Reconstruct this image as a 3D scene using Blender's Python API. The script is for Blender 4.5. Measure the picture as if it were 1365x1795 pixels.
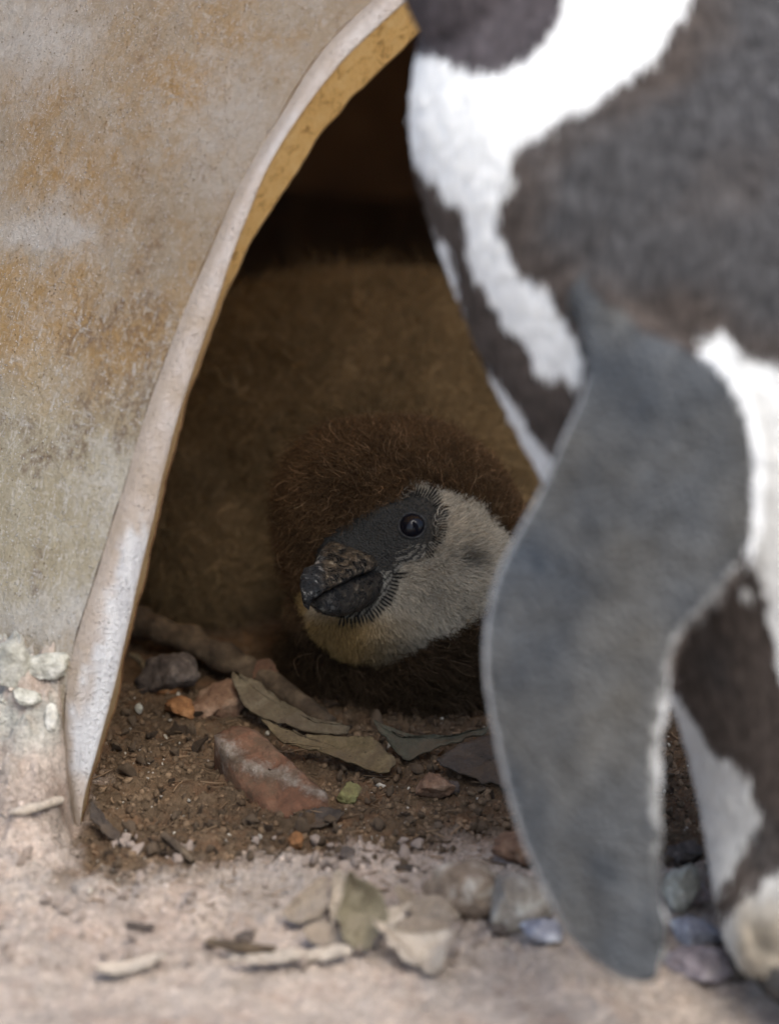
import bpy, bmesh, math, random
import numpy as np
from mathutils import Vector, Matrix

# ------------------------------------------------------------------ scene, camera, light
for o in list(bpy.data.objects):
    bpy.data.objects.remove(o)
scene = bpy.context.scene
col = scene.collection
random.seed(4)
rng = np.random.default_rng(11)

PITCH = math.radians(20.0)
DIST, VIEW_H, EYE_H = 2.0, 0.29, 0.0567          # metres: camera to focus, height seen there, height of the aim point
cp, sp = math.cos(PITCH), math.sin(PITCH)
RIGHT = np.array([1.0, 0, 0]); UP = np.array([0, sp, cp]); FWD = np.array([0, cp, -sp])
CAM = np.array([0, 0, EYE_H]) - DIST * FWD
cam_data = bpy.data.cameras.new('camera')
cam = bpy.data.objects.new('camera', cam_data); col.objects.link(cam)
cam.location = CAM
cam.rotation_euler = (math.radians(90) - PITCH, 0, 0)
cam_data.sensor_fit = 'VERTICAL'; cam_data.sensor_height = 36.0
cam_data.lens = 36.0 * DIST / VIEW_H
cam_data.clip_start = 0.05; cam_data.clip_end = 300
cam_data.dof.use_dof = True
cam_data.dof.focus_distance = 1.965
cam_data.dof.aperture_fstop = 8.5
scene.camera = cam

world = bpy.data.worlds.new('World'); scene.world = world
world.use_nodes = True
wn = world.node_tree.nodes; wl = world.node_tree.links
bg = wn['Background']
sky = wn.new('ShaderNodeTexSky'); sky.sky_type = 'NISHITA'; sky.sun_disc = False
SUN_EL, SUN_AZ = math.radians(53), math.radians(160)   # azimuth clockwise from +Y
sky.sun_elevation = SUN_EL; sky.sun_rotation = SUN_AZ
sky.air_density = 1.0; sky.dust_density = 2.5; sky.ozone_density = 1.5
wl.new(sky.outputs['Color'], bg.inputs['Color'])
bg.inputs['Strength'].default_value = 0.12
sun_data = bpy.data.lights.new('sun', 'SUN'); sun_data.energy = 1.5; sun_data.angle = math.radians(35)
sun_data.color = (1.0, 0.965, 0.89)
sun = bpy.data.objects.new('sun', sun_data); col.objects.link(sun)
sdir = Vector((math.sin(SUN_AZ) * math.cos(SUN_EL), math.cos(SUN_AZ) * math.cos(SUN_EL), math.sin(SUN_EL)))
sun.rotation_euler = sdir.to_track_quat('Z', 'Y').to_euler()
sun.location = sdir * 3
scene.view_settings.view_transform = 'Standard'
scene.view_settings.look = 'None'
scene.view_settings.gamma = 1.0
scene.view_settings.exposure = 1.12
scene.render.engine = 'CYCLES'
scene.cycles.use_denoising = True
scene.cycles.max_bounces = 7
scene.cycles.diffuse_bounces = 4
scene.cycles.transparent_max_bounces = 6
scene.cycles_curves.shape = 'RIBBONS'
scene.cycles_curves.subdivisions = 2

# ------------------------------------------------------------------ helpers
KPX = VIEW_H / 1795.0 / DIST                     # one photograph pixel, per metre of distance
def C2W(x, v, w):
    x = np.asarray(x, float)[..., None]; v = np.asarray(v, float)[..., None]; w = np.asarray(w, float)[..., None]
    return CAM + x * RIGHT + v * UP + w * FWD
def W2C(p):
    d = np.asarray(p, float) - CAM
    return d @ RIGHT, d @ UP, d @ FWD
def at(px, py, w):                               # point at a distance w along the view axis
    w = np.asarray(w, float)
    return C2W((np.asarray(px, float) - 682.5) * KPX * w, (897.5 - np.asarray(py, float)) * KPX * w, w)
def ray(px, py):
    px = np.asarray(px, float); py = np.asarray(py, float)
    return FWD + ((px - 682.5) * KPX)[..., None] * RIGHT + ((897.5 - py) * KPX)[..., None] * UP
def on_plane(px, py, p0, n):
    d = ray(px, py); n = np.asarray(n, float)
    t = ((np.asarray(p0) - CAM) @ n) / (d @ n)
    return CAM + t[..., None] * d
def on_ground(px, py, z=0.0):
    return on_plane(np.asarray(px, float), np.asarray(py, float), np.array([0, 0, z]), np.array([0, 0, 1.0]))
def pix(p):                                      # coordinates of a marking on the modelled body
    x, v, w = W2C(p)
    return 682.5 + x / (KPX * w), 897.5 - v / (KPX * w)
def smooth(a, b, x):
    t = np.clip((x - a) / (b - a), 0, 1); return t * t * (3 - 2 * t)

def _hash(ix, iy, iz):
    h = (ix.astype(np.int64) * 374761393 + iy.astype(np.int64) * 668265263 + iz.astype(np.int64) * 2147483647 + 1013904223) & 0x7fffffff
    h = ((h ^ (h >> 13)) * 1274126177) & 0x7fffffff
    h = ((h ^ (h >> 16)) * 60493) & 0x7fffffff
    return (h ^ (h >> 15)) & 0xffff
def noise3(x, y, z):
    x, y, z = np.broadcast_arrays(np.asarray(x, float), np.asarray(y, float), np.asarray(z, float))
    xi, yi, zi = np.floor(x), np.floor(y), np.floor(z)
    fx, fy, fz = x - xi, y - yi, z - zi
    u, v, w = [f * f * f * (f * (f * 6 - 15) + 10) for f in (fx, fy, fz)]
    out = 0.0
    for dx in (0, 1):
        for dy in (0, 1):
            for dz in (0, 1):
                h = _hash(xi + dx, yi + dy, zi + dz)
                g = (h & 255) / 127.5 - 1, ((h >> 4) & 255) / 127.5 - 1, ((h >> 8) & 255) / 127.5 - 1
                d = g[0] * (fx - dx) + g[1] * (fy - dy) + g[2] * (fz - dz)
                out = out + d * (u if dx else 1 - u) * (v if dy else 1 - v) * (w if dz else 1 - w)
    return out
def fbm(p, scale, octv=4, seed=0, gain=0.5):
    p = np.asarray(p, float)
    s, a, f = 0.0, 1.0, scale
    for i in range(octv):
        s = s + a * noise3(p[..., 0] * f + seed * 17.3 + i * 5.1, p[..., 1] * f + seed * 7.7 - i * 3.3, p[..., 2] * f + seed * 3.9 + i)
        a *= gain; f *= 2.03
    return s

def in_poly(px, py, poly):
    poly = np.asarray(poly, float); n = len(poly)
    inside = np.zeros(px.shape, bool)
    j = n - 1
    for i in range(n):
        xi, yi = poly[i]; xj, yj = poly[j]
        if yi != yj:
            c = ((yi > py) != (yj > py)) & (px < (xj - xi) * (py - yi) / (yj - yi) + xi)
            inside ^= c
        j = i
    return inside
def poly_dist(px, py, poly):                     # signed distance, negative inside
    poly = np.asarray(poly, float); n = len(poly)
    d = np.full(px.shape, 1e9)
    for i in range(n):
        a = poly[i]; b = poly[(i + 1) % n]; e = b - a
        t = np.clip(((px - a[0]) * e[0] + (py - a[1]) * e[1]) / max(e @ e, 1e-12), 0, 1)
        d = np.minimum(d, (px - a[0] - t * e[0]) ** 2 + (py - a[1] - t * e[1]) ** 2)
    d = np.sqrt(d)
    return np.where(in_poly(px, py, poly), -d, d)
def spline(pts, n, closed=False):                # Catmull-Rom, n samples, even in the parameter
    pts = np.asarray(pts, float); m = len(pts)
    u = np.linspace(0, m if closed else m - 1, n, endpoint=not closed)
    i = np.floor(u).astype(int)
    if not closed: i = np.clip(i, 0, m - 2)
    t = (u - i)[:, None]
    g = (lambda k: pts[k % m]) if closed else (lambda k: pts[np.clip(k, 0, m - 1)])
    p0, p1, p2, p3 = g(i - 1), g(i), g(i + 1), g(i + 2)
    return 0.5 * (2 * p1 + (p2 - p0) * t + (2 * p0 - 5 * p1 + 4 * p2 - p3) * t ** 2 + (3 * p1 - p0 - 3 * p2 + p3) * t ** 3)

def link(o, parent=None):
    col.objects.link(o)
    if parent is not None: o.parent = parent
    return o
def empty(name, label, cat, group=None):
    o = bpy.data.objects.new(name, None); o.empty_display_size = 0.02
    col.objects.link(o); tag(o, label, cat, group); return o
def tag(o, label=None, cat=None, group=None, kind=None):
    for k, v in (('label', label), ('category', cat), ('group', group), ('kind', kind)):
        if v: o[k] = v
    return o
def make_mesh(name, verts, faces, mat, shade=True, cols=None, attrs=None):
    me = bpy.data.meshes.new(name)
    verts = np.ascontiguousarray(verts, np.float32)
    if isinstance(faces, np.ndarray):
        n, k = faces.shape
        me.vertices.add(len(verts)); me.vertices.foreach_set('co', verts.ravel())
        me.loops.add(n * k); me.loops.foreach_set('vertex_index', faces.astype(np.int32).ravel())
        me.polygons.add(n); me.polygons.foreach_set('loop_start', np.arange(0, n * k, k, dtype=np.int32))
        me.update(calc_edges=True); me.validate()
    else:
        me.from_pydata([tuple(map(float, v)) for v in verts], [], faces)
    if shade: me.polygons.foreach_set('use_smooth', np.ones(len(me.polygons), bool))
    if cols is not None:
        a = me.color_attributes.new('col', 'FLOAT_COLOR', 'POINT')
        c = np.ones((len(verts), 4), np.float32); c[:, :3] = cols
        a.data.foreach_set('color', c.ravel())
    for k, v in (attrs or {}).items():
        a = me.attributes.new(k, 'FLOAT', 'POINT'); a.data.foreach_set('value', np.ascontiguousarray(v, np.float32))
    if mat: me.materials.append(mat)
    me.update()
    return me
def obj(name, me, parent=None):
    return link(bpy.data.objects.new(name, me), parent)
def grid_faces(nu, nv, close_u=False):
    i = np.arange(nu if close_u else nu - 1)[:, None]; j = np.arange(nv - 1)[None, :]
    a = i * nv + j; b = ((i + 1) % nu) * nv + j
    return np.stack([a, b, b + 1, a + 1], -1).reshape(-1, 4)

# ---- implicit shapes -> one continuous skin (surface nets)
def ellipsoid(X, Y, Z, c, r, ang=0.0):
    dx, dy, dz = X - c[0], Y - c[1], Z - c[2]
    if ang:
        ca, sa = math.cos(ang), math.sin(ang)
        dx, dy = dx * ca + dy * sa, -dx * sa + dy * ca
    k0 = np.sqrt((dx / r[0]) ** 2 + (dy / r[1]) ** 2 + (dz / r[2]) ** 2)
    k1 = np.sqrt((dx / r[0] ** 2) ** 2 + (dy / r[1] ** 2) ** 2 + (dz / r[2] ** 2) ** 2) + 1e-9
    return k0 * (k0 - 1) / k1
def smin(a, b, k):
    h = np.clip(0.5 + 0.5 * (b - a) / k, 0, 1)
    return b * (1 - h) + a * h - k * h * (1 - h)
def surface_nets(F, lo, h):
    nx, ny, nz = F.shape
    S = F < 0
    cell = np.zeros((nx - 1, ny - 1, nz - 1), np.int8)
    for a in (0, 1):
        for b in (0, 1):
            for c in (0, 1):
                cell += S[a:nx - 1 + a, b:ny - 1 + b, c:nz - 1 + c]
    act = (cell > 0) & (cell < 8)
    idx = np.full(act.shape, -1, np.int64)
    I = np.argwhere(act); idx[act] = np.arange(len(I))
    acc = np.zeros((len(I), 3)); cnt = np.zeros(len(I))
    corners = [(a, b, c) for a in (0, 1) for b in (0, 1) for c in (0, 1)]
    for p in corners:
        for ax in range(3):
            if p[ax] == 0:
                q = list(p); q[ax] = 1
                f0 = F[I[:, 0] + p[0], I[:, 1] + p[1], I[:, 2] + p[2]].astype(float); f1 = F[I[:, 0] + q[0], I[:, 1] + q[1], I[:, 2] + q[2]].astype(float)
                m = (f0 < 0) != (f1 < 0)
                t = np.where(m, f0 / np.where(m, f0 - f1, 1), 0)
                pos = np.tile(np.array(p, float), (len(I), 1)); pos[:, ax] = t
                acc += pos * m[:, None]; cnt += m
    V = (I + acc / cnt[:, None]) * h + np.asarray(lo)
    faces = []
    for ax in range(3):
        sl0 = [slice(None)] * 3; sl1 = [slice(None)] * 3
        sl0[ax] = slice(0, -1); sl1[ax] = slice(1, None)
        s0, s1 = S[tuple(sl0)], S[tuple(sl1)]
        E = np.argwhere(s0 != s1)
        o1, o2 = [a for a in range(3) if a != ax]
        ok = (E[:, o1] > 0) & (E[:, o2] > 0) & (E[:, o1] < F.shape[o1] - 1) & (E[:, o2] < F.shape[o2] - 1)
        E = E[ok]
        flip = s0[E[:, 0], E[:, 1], E[:, 2]]
        def cellid(d1, d2):
            q = E.copy(); q[:, o1] += d1; q[:, o2] += d2
            return idx[q[:, 0], q[:, 1], q[:, 2]]
        f = np.stack([cellid(-1, -1), cellid(0, -1), cellid(0, 0), cellid(-1, 0)], -1)
        if ax == 1: flip = ~flip
        f[~flip] = f[~flip][:, ::-1]
        faces.append(f)
    return V, np.concatenate(faces)
def vert_normals(V, Fq):
    T = np.concatenate([Fq[:, [0, 1, 2]], Fq[:, [0, 2, 3]]])
    n = np.cross(V[T[:, 1]] - V[T[:, 0]], V[T[:, 2]] - V[T[:, 0]])
    N = np.zeros_like(V)
    for k in range(3): np.add.at(N, T[:, k], n)
    N /= np.linalg.norm(N, axis=1, keepdims=True) + 1e-12
    return N, T, np.linalg.norm(n, axis=1) * 0.5
def relax(V, Fq, it):
    for _ in range(it):
        A = np.zeros_like(V); c = np.zeros(len(V))
        for a, b in ((0, 1), (1, 2), (2, 3), (3, 0)):
            np.add.at(A, Fq[:, a], V[Fq[:, b]]); np.add.at(c, Fq[:, a], 1)
            np.add.at(A, Fq[:, b], V[Fq[:, a]]); np.add.at(c, Fq[:, b], 1)
        V = 0.5 * V + 0.5 * A / c[:, None]
    return V
def scatter(V, N, T, A, weight, n):
    w = A * weight; cdf = np.cumsum(w); cdf /= cdf[-1]
    t = np.searchsorted(cdf, rng.random(n)); t = np.minimum(t, len(T) - 1)
    r1 = np.sqrt(rng.random(n))[:, None]; r2 = rng.random(n)[:, None]
    tri = T[t]
    b0, b1, b2 = 1 - r1, r1 * (1 - r2), r1 * r2
    p = V[tri[:, 0]] * b0 + V[tri[:, 1]] * b1 + V[tri[:, 2]] * b2
    nn = N[tri[:, 0]] * b0 + N[tri[:, 1]] * b1 + N[tri[:, 2]] * b2
    return p, nn / np.linalg.norm(nn, axis=1, keepdims=True)
def strands(name, parent, P, radius, cols, mat):  # P (n, k, 3), radius (n, k)
    n, k, _ = P.shape
    hc = bpy.data.hair_curves.new(name)
    hc.add_curves([k] * n)
    hc.attributes['position'].data.foreach_set('vector', np.ascontiguousarray(P, np.float32).ravel())
    ra = hc.attributes.get('radius') or hc.attributes.new('radius', 'FLOAT', 'POINT')
    ra.data.foreach_set('value', np.ascontiguousarray(radius, np.float32).ravel())
    ca = hc.attributes.new('col', 'FLOAT_COLOR', 'CURVE')
    c = np.ones((n, 4), np.float32); c[:, :3] = np.clip(cols, 0, 1)
    ca.data.foreach_set('color', c.ravel())
    hc.materials.append(mat)
    o = bpy.data.objects.new(name, hc); link(o, parent); o['kind'] = 'stuff'
    return o
def unit(a):
    return a / (np.linalg.norm(a, axis=-1, keepdims=True) + 1e-12)

# ---- materials
class Mat:
    def __init__(s, name, rough=0.7, spec=0.3):
        s.m = bpy.data.materials.new(name); s.m.use_nodes = True
        s.n = s.m.node_tree.nodes; s.l = s.m.node_tree.links
        s.b = s.n['Principled BSDF']; s.b.inputs['Roughness'].default_value = rough
        s.b.inputs['Specular IOR Level'].default_value = spec
        s.tc = s.n.new('ShaderNodeTexCoord')
    def set(s, k, v): s._in(s.b.inputs[k], v); return s
    def _in(s, sock, v):
        if isinstance(v, bpy.types.NodeSocket): s.l.new(v, sock)
        elif isinstance(v, (tuple, list)) and len(v) == 3 and sock.type == 'RGBA': sock.default_value = (*v, 1)
        else: sock.default_value = v
    def noise(s, scale, detail=5, rough=0.6, dist=0.0, vec=None):
        t = s.n.new('ShaderNodeTexNoise'); s.l.new(vec or s.tc.outputs['Object'], t.inputs['Vector'])
        t.inputs['Scale'].default_value = scale; t.inputs['Detail'].default_value = detail
        t.inputs['Roughness'].default_value = rough; t.inputs['Distortion'].default_value = dist
        return t.outputs['Fac']
    def voro(s, scale, feature='F1', out='Distance', vec=None, rnd=1.0):
        t = s.n.new('ShaderNodeTexVoronoi'); t.feature = feature; s.l.new(vec or s.tc.outputs['Object'], t.inputs['Vector'])
        t.inputs['Scale'].default_value = scale; t.inputs['Randomness'].default_value = rnd
        return t.outputs[out]
    def scaled(s, v):
        t = s.n.new('ShaderNodeMapping'); t.inputs['Scale'].default_value = v; s.l.new(s.tc.outputs['Object'], t.inputs['Vector']); return t.outputs['Vector']
    def ramp(s, fac, stops, interp='LINEAR'):
        t = s.n.new('ShaderNodeValToRGB'); s.l.new(fac, t.inputs['Fac']); e = t.color_ramp.elements
        t.color_ramp.interpolation = interp
        while len(e) < len(stops): e.new(0.5)
        for el, (p, c) in zip(e, stops):
            el.position = p; el.color = (*(c if isinstance(c, (tuple, list)) else (c, c, c)), 1)
        return t.outputs['Color']
    def mix(s, fac, a, b, mode='MIX'):
        t = s.n.new('ShaderNodeMix'); t.data_type = 'RGBA'; t.blend_type = mode
        s._in(t.inputs[0], fac); s._in(t.inputs[6], a); s._in(t.inputs[7], b)
        return t.outputs[2]
    def math(s, op, a, b=0.0, clamp=False):
        t = s.n.new('ShaderNodeMath'); t.operation = op; t.use_clamp = clamp; s._in(t.inputs[0], a); s._in(t.inputs[1], b); return t.outputs[0]
    def attr(s, name, out='Color'):
        t = s.n.new('ShaderNodeAttribute'); t.attribute_name = name; return t.outputs[out]
    def bump(s, h, dist, strength=1.0):
        t = s.n.new('ShaderNodeBump'); s.l.new(h, t.inputs['Height']); t.inputs['Distance'].default_value = dist
        t.inputs['Strength'].default_value = strength
        old = s.b.inputs['Normal'].links
        if old: s.l.new(old[0].from_socket, t.inputs['Normal'])
        s.l.new(t.outputs['Normal'], s.b.inputs['Normal']); return s

def hair_material(name, trans=0.3, rough=0.65, spec=0.2, var=0.0):
    M = Mat(name, rough, spec)
    c = M.attr('col')
    M.set('Base Color', c)
    tr = M.n.new('ShaderNodeBsdfTranslucent'); M.l.new(c, tr.inputs['Color'])
    mx = M.n.new('ShaderNodeMixShader'); mx.inputs[0].default_value = trans
    M.l.new(M.b.outputs[0], mx.inputs[1]); M.l.new(tr.outputs[0], mx.inputs[2])
    M.l.new(mx.outputs[0], M.n['Material Output'].inputs['Surface'])
    return M.m

# soil
Ms = Mat('soil', 0.9, 0.15)
cc = Ms.attr('col')
cc = Ms.mix(0.85, cc, Ms.ramp(Ms.noise(420, 6, 0.7), [(0.28, 0.5), (0.5, 0.98), (0.72, 1.4)]), 'MULTIPLY')
cc = Ms.mix(Ms.ramp(Ms.noise(95, 4), [(0.5, 0.0), (0.72, 0.5)]), cc, Ms.mix(0.5, cc, (0.30, 0.13, 0.06)))
specks = Ms.ramp(Ms.voro(520), [(0.0, 1.0), (0.16, 1.0), (0.2, 0.0)])
rare = Ms.ramp(Ms.noise(160, 2), [(0.60, 0.0), (0.66, 1.0)])
cc = Ms.mix(Ms.math('MULTIPLY', specks, Ms.math('MULTIPLY', rare, 0.7)), cc, (0.55, 0.5, 0.43))
Ms.set('Base Color', cc)
Ms.bump(Ms.noise(900, 6, 0.75), 0.0012, 0.9).bump(Ms.noise(260, 5, 0.65), 0.003, 0.8)
SOIL = Ms.m

def crumb_material(name, rough=0.9):
    M = Mat(name, rough, 0.2)
    c = M.mix(0.8, M.attr('col'), M.ramp(M.noise(700, 5, 0.7), [(0.3, 0.5), (0.7, 1.45)]), 'MULTIPLY')
    M.set('Base Color', c); M.bump(M.noise(900, 5, 0.7), 0.0008, 0.8); return M.m
CRUMB = crumb_material('soil_crumb')

def rock_material(name, c1, c2, c3, scale=120, rough=0.85, spec=0.3):
    M = Mat(name, rough, spec)
    c = M.ramp(M.noise(scale, 6, 0.65, 0.4), [(0.3, c1), (0.5, c2), (0.68, c3)])
    c = M.mix(0.7, c, M.ramp(M.noise(scale * 6, 4, 0.7), [(0.3, 0.55), (0.7, 1.35)]), 'MULTIPLY')
    M.set('Base Color', c); M.bump(M.noise(scale * 5, 6, 0.7), 0.0012, 0.7); return M.m
def leaf_material(name, c1, c2, c3, rough=0.75, dirt=0.8):
    M = Mat(name, rough, 0.25)
    c = M.ramp(M.noise(90, 6, 0.65), [(0.3, c1), (0.5, c2), (0.7, c3)])
    c = M.mix(0.6, c, M.ramp(M.noise(600, 5, 0.7), [(0.3, 0.5), (0.7, 1.4)]), 'MULTIPLY')
    c = M.mix(M.ramp(M.voro(330), [(0.1, 0.7), (0.18, 0.0)]), c, tuple(x * 0.35 for x in c1))
    c = M.mix(M.ramp(M.noise(70, 7, 0.75), [(0.42, 0.0), (0.62, dirt)]), c, (0.085, 0.058, 0.036))
    M.set('Base Color', c); M.bump(M.noise(450, 6, 0.75), 0.0012, 0.9); return M.m

# ------------------------------------------------------------------ the shell (an amber resin dome, lying on its side)
AX = unit(np.array([-0.50, 0.866, 0.0])); BX = np.array([AX[1], -AX[0], 0.0])      # depth of the burrow; across its mouth
BASE = on_ground(126.0, 1452.0)
rows = np.array([
    (650, 0, 672, 38, 712, 78), (569, 81, 603, 104, 632, 147), (520, 152, 555, 162, 582, 200), (471, 238, 505, 232, 542, 262),
    (428, 303, 463, 302, 502, 325), (398, 368, 437, 373, 462, 384), (368, 439, 405, 449, 415, 451), (341, 500, 388, 504, 395, 508),
    (311, 573, 363, 576, 369, 580), (271, 676, 325, 690, 332, 692), (242, 764, 298, 785, 305, 788), (220, 848, 281, 850, 288, 852),
    (194, 921, 262, 935, 269, 937), (172, 1000, 247, 1001, 254, 1003), (157, 1042, 237, 1045, 244, 1048), (128, 1133, 215, 1142, 222, 1145),
    (116, 1206, 198, 1211, 206, 1214), (112, 1280, 180, 1284, 187, 1288), (115, 1350, 160, 1354, 167, 1358), (122, 1420, 140, 1424, 147, 1428),
    (128, 1500, 138, 1503, 142, 1506)], float)
rows[7:, 4] -= 3.5
def mouth(px, py, s=0.0):
    p = on_plane(px, py, BASE + AX * s, AX); return (p - BASE) @ BX, p[:, 2]
qO, zO = mouth(rows[:, 0], rows[:, 1], 0.0038); qM, zM = mouth(rows[:, 2], rows[:, 3], -0.0016); qI, zI = mouth(rows[:, 4], rows[:, 5], 0.0014)
# far half of the arch (behind the adult, above the picture)
def far_half(q, z, thick):
    qa = 0.205; za = 0.268 - thick
    a0 = np.array([(q[0] + 0.05, z[0] + 0.030)])
    th = np.radians([98, 75, 50, 28, 10, -8])
    pts = np.stack([qa + 0.02 + 0.19 * (1 - thick * 3) * np.cos(th), za - 0.26 + 0.26 * np.sin(th)], -1)
    return np.concatenate([pts[::-1], a0])
def full(q, z, thick):
    return np.concatenate([far_half(q, z, thick), np.stack([q, z], -1)])
NT = 300
def soft(c, k=17):
    return np.stack([np.convolve(np.pad(c[:, i], k // 2, mode='reflect', reflect_type='odd'), np.ones(k) / k, mode='valid') for i in (0, 1)], -1)
cO, cM, cI = [soft(spline(full(q, z, t), NT)) for q, z, t in ((qO, zO, 0.0), (qM, zM, 0.006), (qI, zI, 0.012))]
def mouth3(c, s):
    return BASE + c[:, :1] * BX + np.array([0, 0, 1.0]) * c[:, 1:2] + AX * s
tt = np.arange(NT)
ctr = np.array([0.2, 0.05])
outw = unit(cO - ctr)
rag = fbm(np.stack([cI[:, 0], cI[:, 1], 0 * tt], -1), 55, 4, 3)[:, None] * 0.0016
cI = cI - outw * (rag + 0.0004)
wob = fbm(np.stack([cO[:, 0], cO[:, 1], 0 * tt], -1), 30, 3, 5)[:, None] * 0.0010
cM = cM + outw * wob * 0.5
rings = []; zone = []
def ring(c, s, z): rings.append(mouth3(c, s)); zone.append(np.full(NT, z))
# outer wall, from the far end to the lip
S_out = np.concatenate([[0.60, 0.5, 0.42, 0.36], np.linspace(0.30, 0.0, 150)])
def bulge(s): return 0.030 * (1 - np.exp(-s / 0.13))
for s in S_out:
    shrink = 1 - 0.9 * smooth(0.36, 0.60, s)
    c = ctr + (cO + outw * bulge(s) - ctr) * shrink
    ring(c, s + 0.0040, 0)
nout = len(rings)
lipf = []
for f, dz in ((0.0, 0.0036), (0.08, 0.0010), (0.22, 0.0000), (0.40, -0.0007), (0.58, -0.0013), (0.76, -0.0018), (0.90, -0.0020), (1.0, -0.0016)):
    ring(cO + (cM - cO) * f, dz, 1); lipf.append(f)
for f in (0.0, 0.3, 0.55, 0.8, 1.0):
    ring(cM + (cI - cM) * f, -0.0016 + 0.0030 * f, 2)
for s in np.concatenate([[-0.0026, 0.010, 0.025], np.linspace(0.04, 0.36, 24), [0.42, 0.5, 0.585]]):
    shrink = 1 - 0.9 * smooth(0.36, 0.60, s)
    ring(ctr + (cI + outw * bulge(s) * 0.9 - ctr) * shrink, s + 0.004, 3)
SV = np.stack(rings); SZ = np.concatenate(zone)
ns = len(rings)
SVf = SV.reshape(-1, 3)
spx, spy = pix(SVf)
# surface relief of the outer wall
onorm = np.cross(np.roll(SV, -1, 0) - np.roll(SV, 1, 0), np.gradient(SV, axis=1)).reshape(-1, 3); onorm = unit(onorm)
outv = (outw[:, :1] * BX + outw[:, 1:2] * np.array([0, 0, 1.0]))
outv = np.tile(outv, (ns, 1))
rel = fbm(SVf, 28, 4, 8) * 0.0012 + fbm(SVf, 160, 3, 2) * 0.00035
SVf = SVf + outv * (rel * (SZ == 0))[:, None]
def blob(cx, cy, rx, ry): return np.exp(-(((spx - cx) / rx) ** 2 + ((spy - cy) / ry) ** 2))
wx = fbm(SVf, 45, 4, 21); wx2 = fbm(SVf, 20, 3, 31)
amber = 0.85 * (0.75 * blob(290, 140, 90, 60) + 0.55 * blob(185, 330, 120, 90) + 0.8 * blob(100, 290, 60, 60) + 1.25 * blob(70, 545, 190, 100)
         + 0.5 * blob(430, 60, 80, 50) + 0.5 * blob(290, 250, 90, 60) + 0.55 * blob(60, 160, 60, 60) + 0.6 * blob(120, 690, 170, 70)) + wx * 0.75 + 0.16
crust = 0.95 * (1.1 * blob(0, 60, 150, 90) + 0.9 * blob(60, 415, 130, 22) + 0.8 * blob(90, 395, 60, 40) + 0.5 * blob(420, 210, 160, 120) + 0.4 * blob(380, 330, 80, 80)
         + 0.9 * blob(90, 1080, 140, 60) + 0.5 * blob(200, 860, 60, 120) + 0.25 * blob(190, 230, 200, 150)) + wx2 * 0.5
olive = smooth(620, 820, spy + wx2 * 150) * (1 - smooth(1050, 1120, spy))
grime = smooth(0.12, 0.5, fbm(SVf, 70, 5, 44) + 0.7 * blob(250, 600, 130, 90) + 0.5 * blob(60, 760, 130, 70) + 0.35 * blob(160, 430, 150, 40) + 0.35 * blob(330, 420, 90, 120) + 0.3 * blob(210, 780, 80, 120) - 0.15)
sdep = (SVf - BASE) @ AX
thin = (1 - smooth(0.10, 0.24, sdep)) * np.where(SZ == 0, 0.3 + 0.7 * smooth(0.09, 0.17, SVf[:, 2]), smooth(0.09, 0.17, SVf[:, 2] + 0.3 * (SZ == 2) + 0.3 * (SZ == 1))) * np.select([SZ == 0, SZ == 1, SZ == 2], [0.46, 0.2, 0.45], 0.95)
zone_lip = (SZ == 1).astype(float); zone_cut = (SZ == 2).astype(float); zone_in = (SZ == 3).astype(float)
ff = np.zeros(ns * NT)
for i_, f_ in enumerate(lipf): ff[(nout + i_) * NT:(nout + i_ + 1) * NT] = f_
strk = fbm(SVf * np.array([1, 1, 0.2]), 330, 3, 9)
lime = zone_lip * smooth(900, 970, spy + 90 * strk) * (1 - smooth(1330, 1390, spy + 60 * wx)) * smooth(0.22, 0.5, ff + 0.45 * strk + 0.25 * smooth(1100, 1300, spy)) * (1 - 0.8 * smooth(0.93, 1.0, ff))
Mh = Mat('amber_resin', 0.48, 0.4)
fib = Mh.noise(75, 8, 0.78, 1.0)
fine = Mh.noise(480, 6, 0.8)
base = Mh.mix(Mh.ramp(Mh.math('ADD', Mh.attr('amber', 'Fac'), Mh.math('MULTIPLY', Mh.math('SUBTRACT', fib, 0.5), 2.2)), [(0.2, 0.0), (1.0, 1.0)]), (0.405, 0.333, 0.238), (0.40, 0.245, 0.095))
base = Mh.mix(Mh.math('MULTIPLY', Mh.attr('olive', 'Fac'), 0.85), base, Mh.ramp(fib, [(0.3, (0.31, 0.245, 0.135)), (0.7, (0.48, 0.43, 0.31))]))
base = Mh.mix(Mh.ramp(Mh.math('ADD', Mh.attr('crust', 'Fac'), Mh.math('MULTIPLY', Mh.math('SUBTRACT', Mh.noise(150, 8, 0.8), 0.5), 2.4)), [(0.1, 0.0), (1.2, 0.85)]), base, (0.60, 0.57, 0.515))
base = Mh.mix(0.85, base, Mh.ramp(fine, [(0.3, 0.74), (0.5, 1.03), (0.7, 1.25)]), 'MULTIPLY')
base = Mh.mix(Mh.math('MULTIPLY', Mh.attr('grime', 'Fac'), Mh.ramp(Mh.noise(420, 6, 0.8), [(0.44, 0.0), (0.60, 0.85)])), base, (0.14, 0.085, 0.05))
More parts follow.
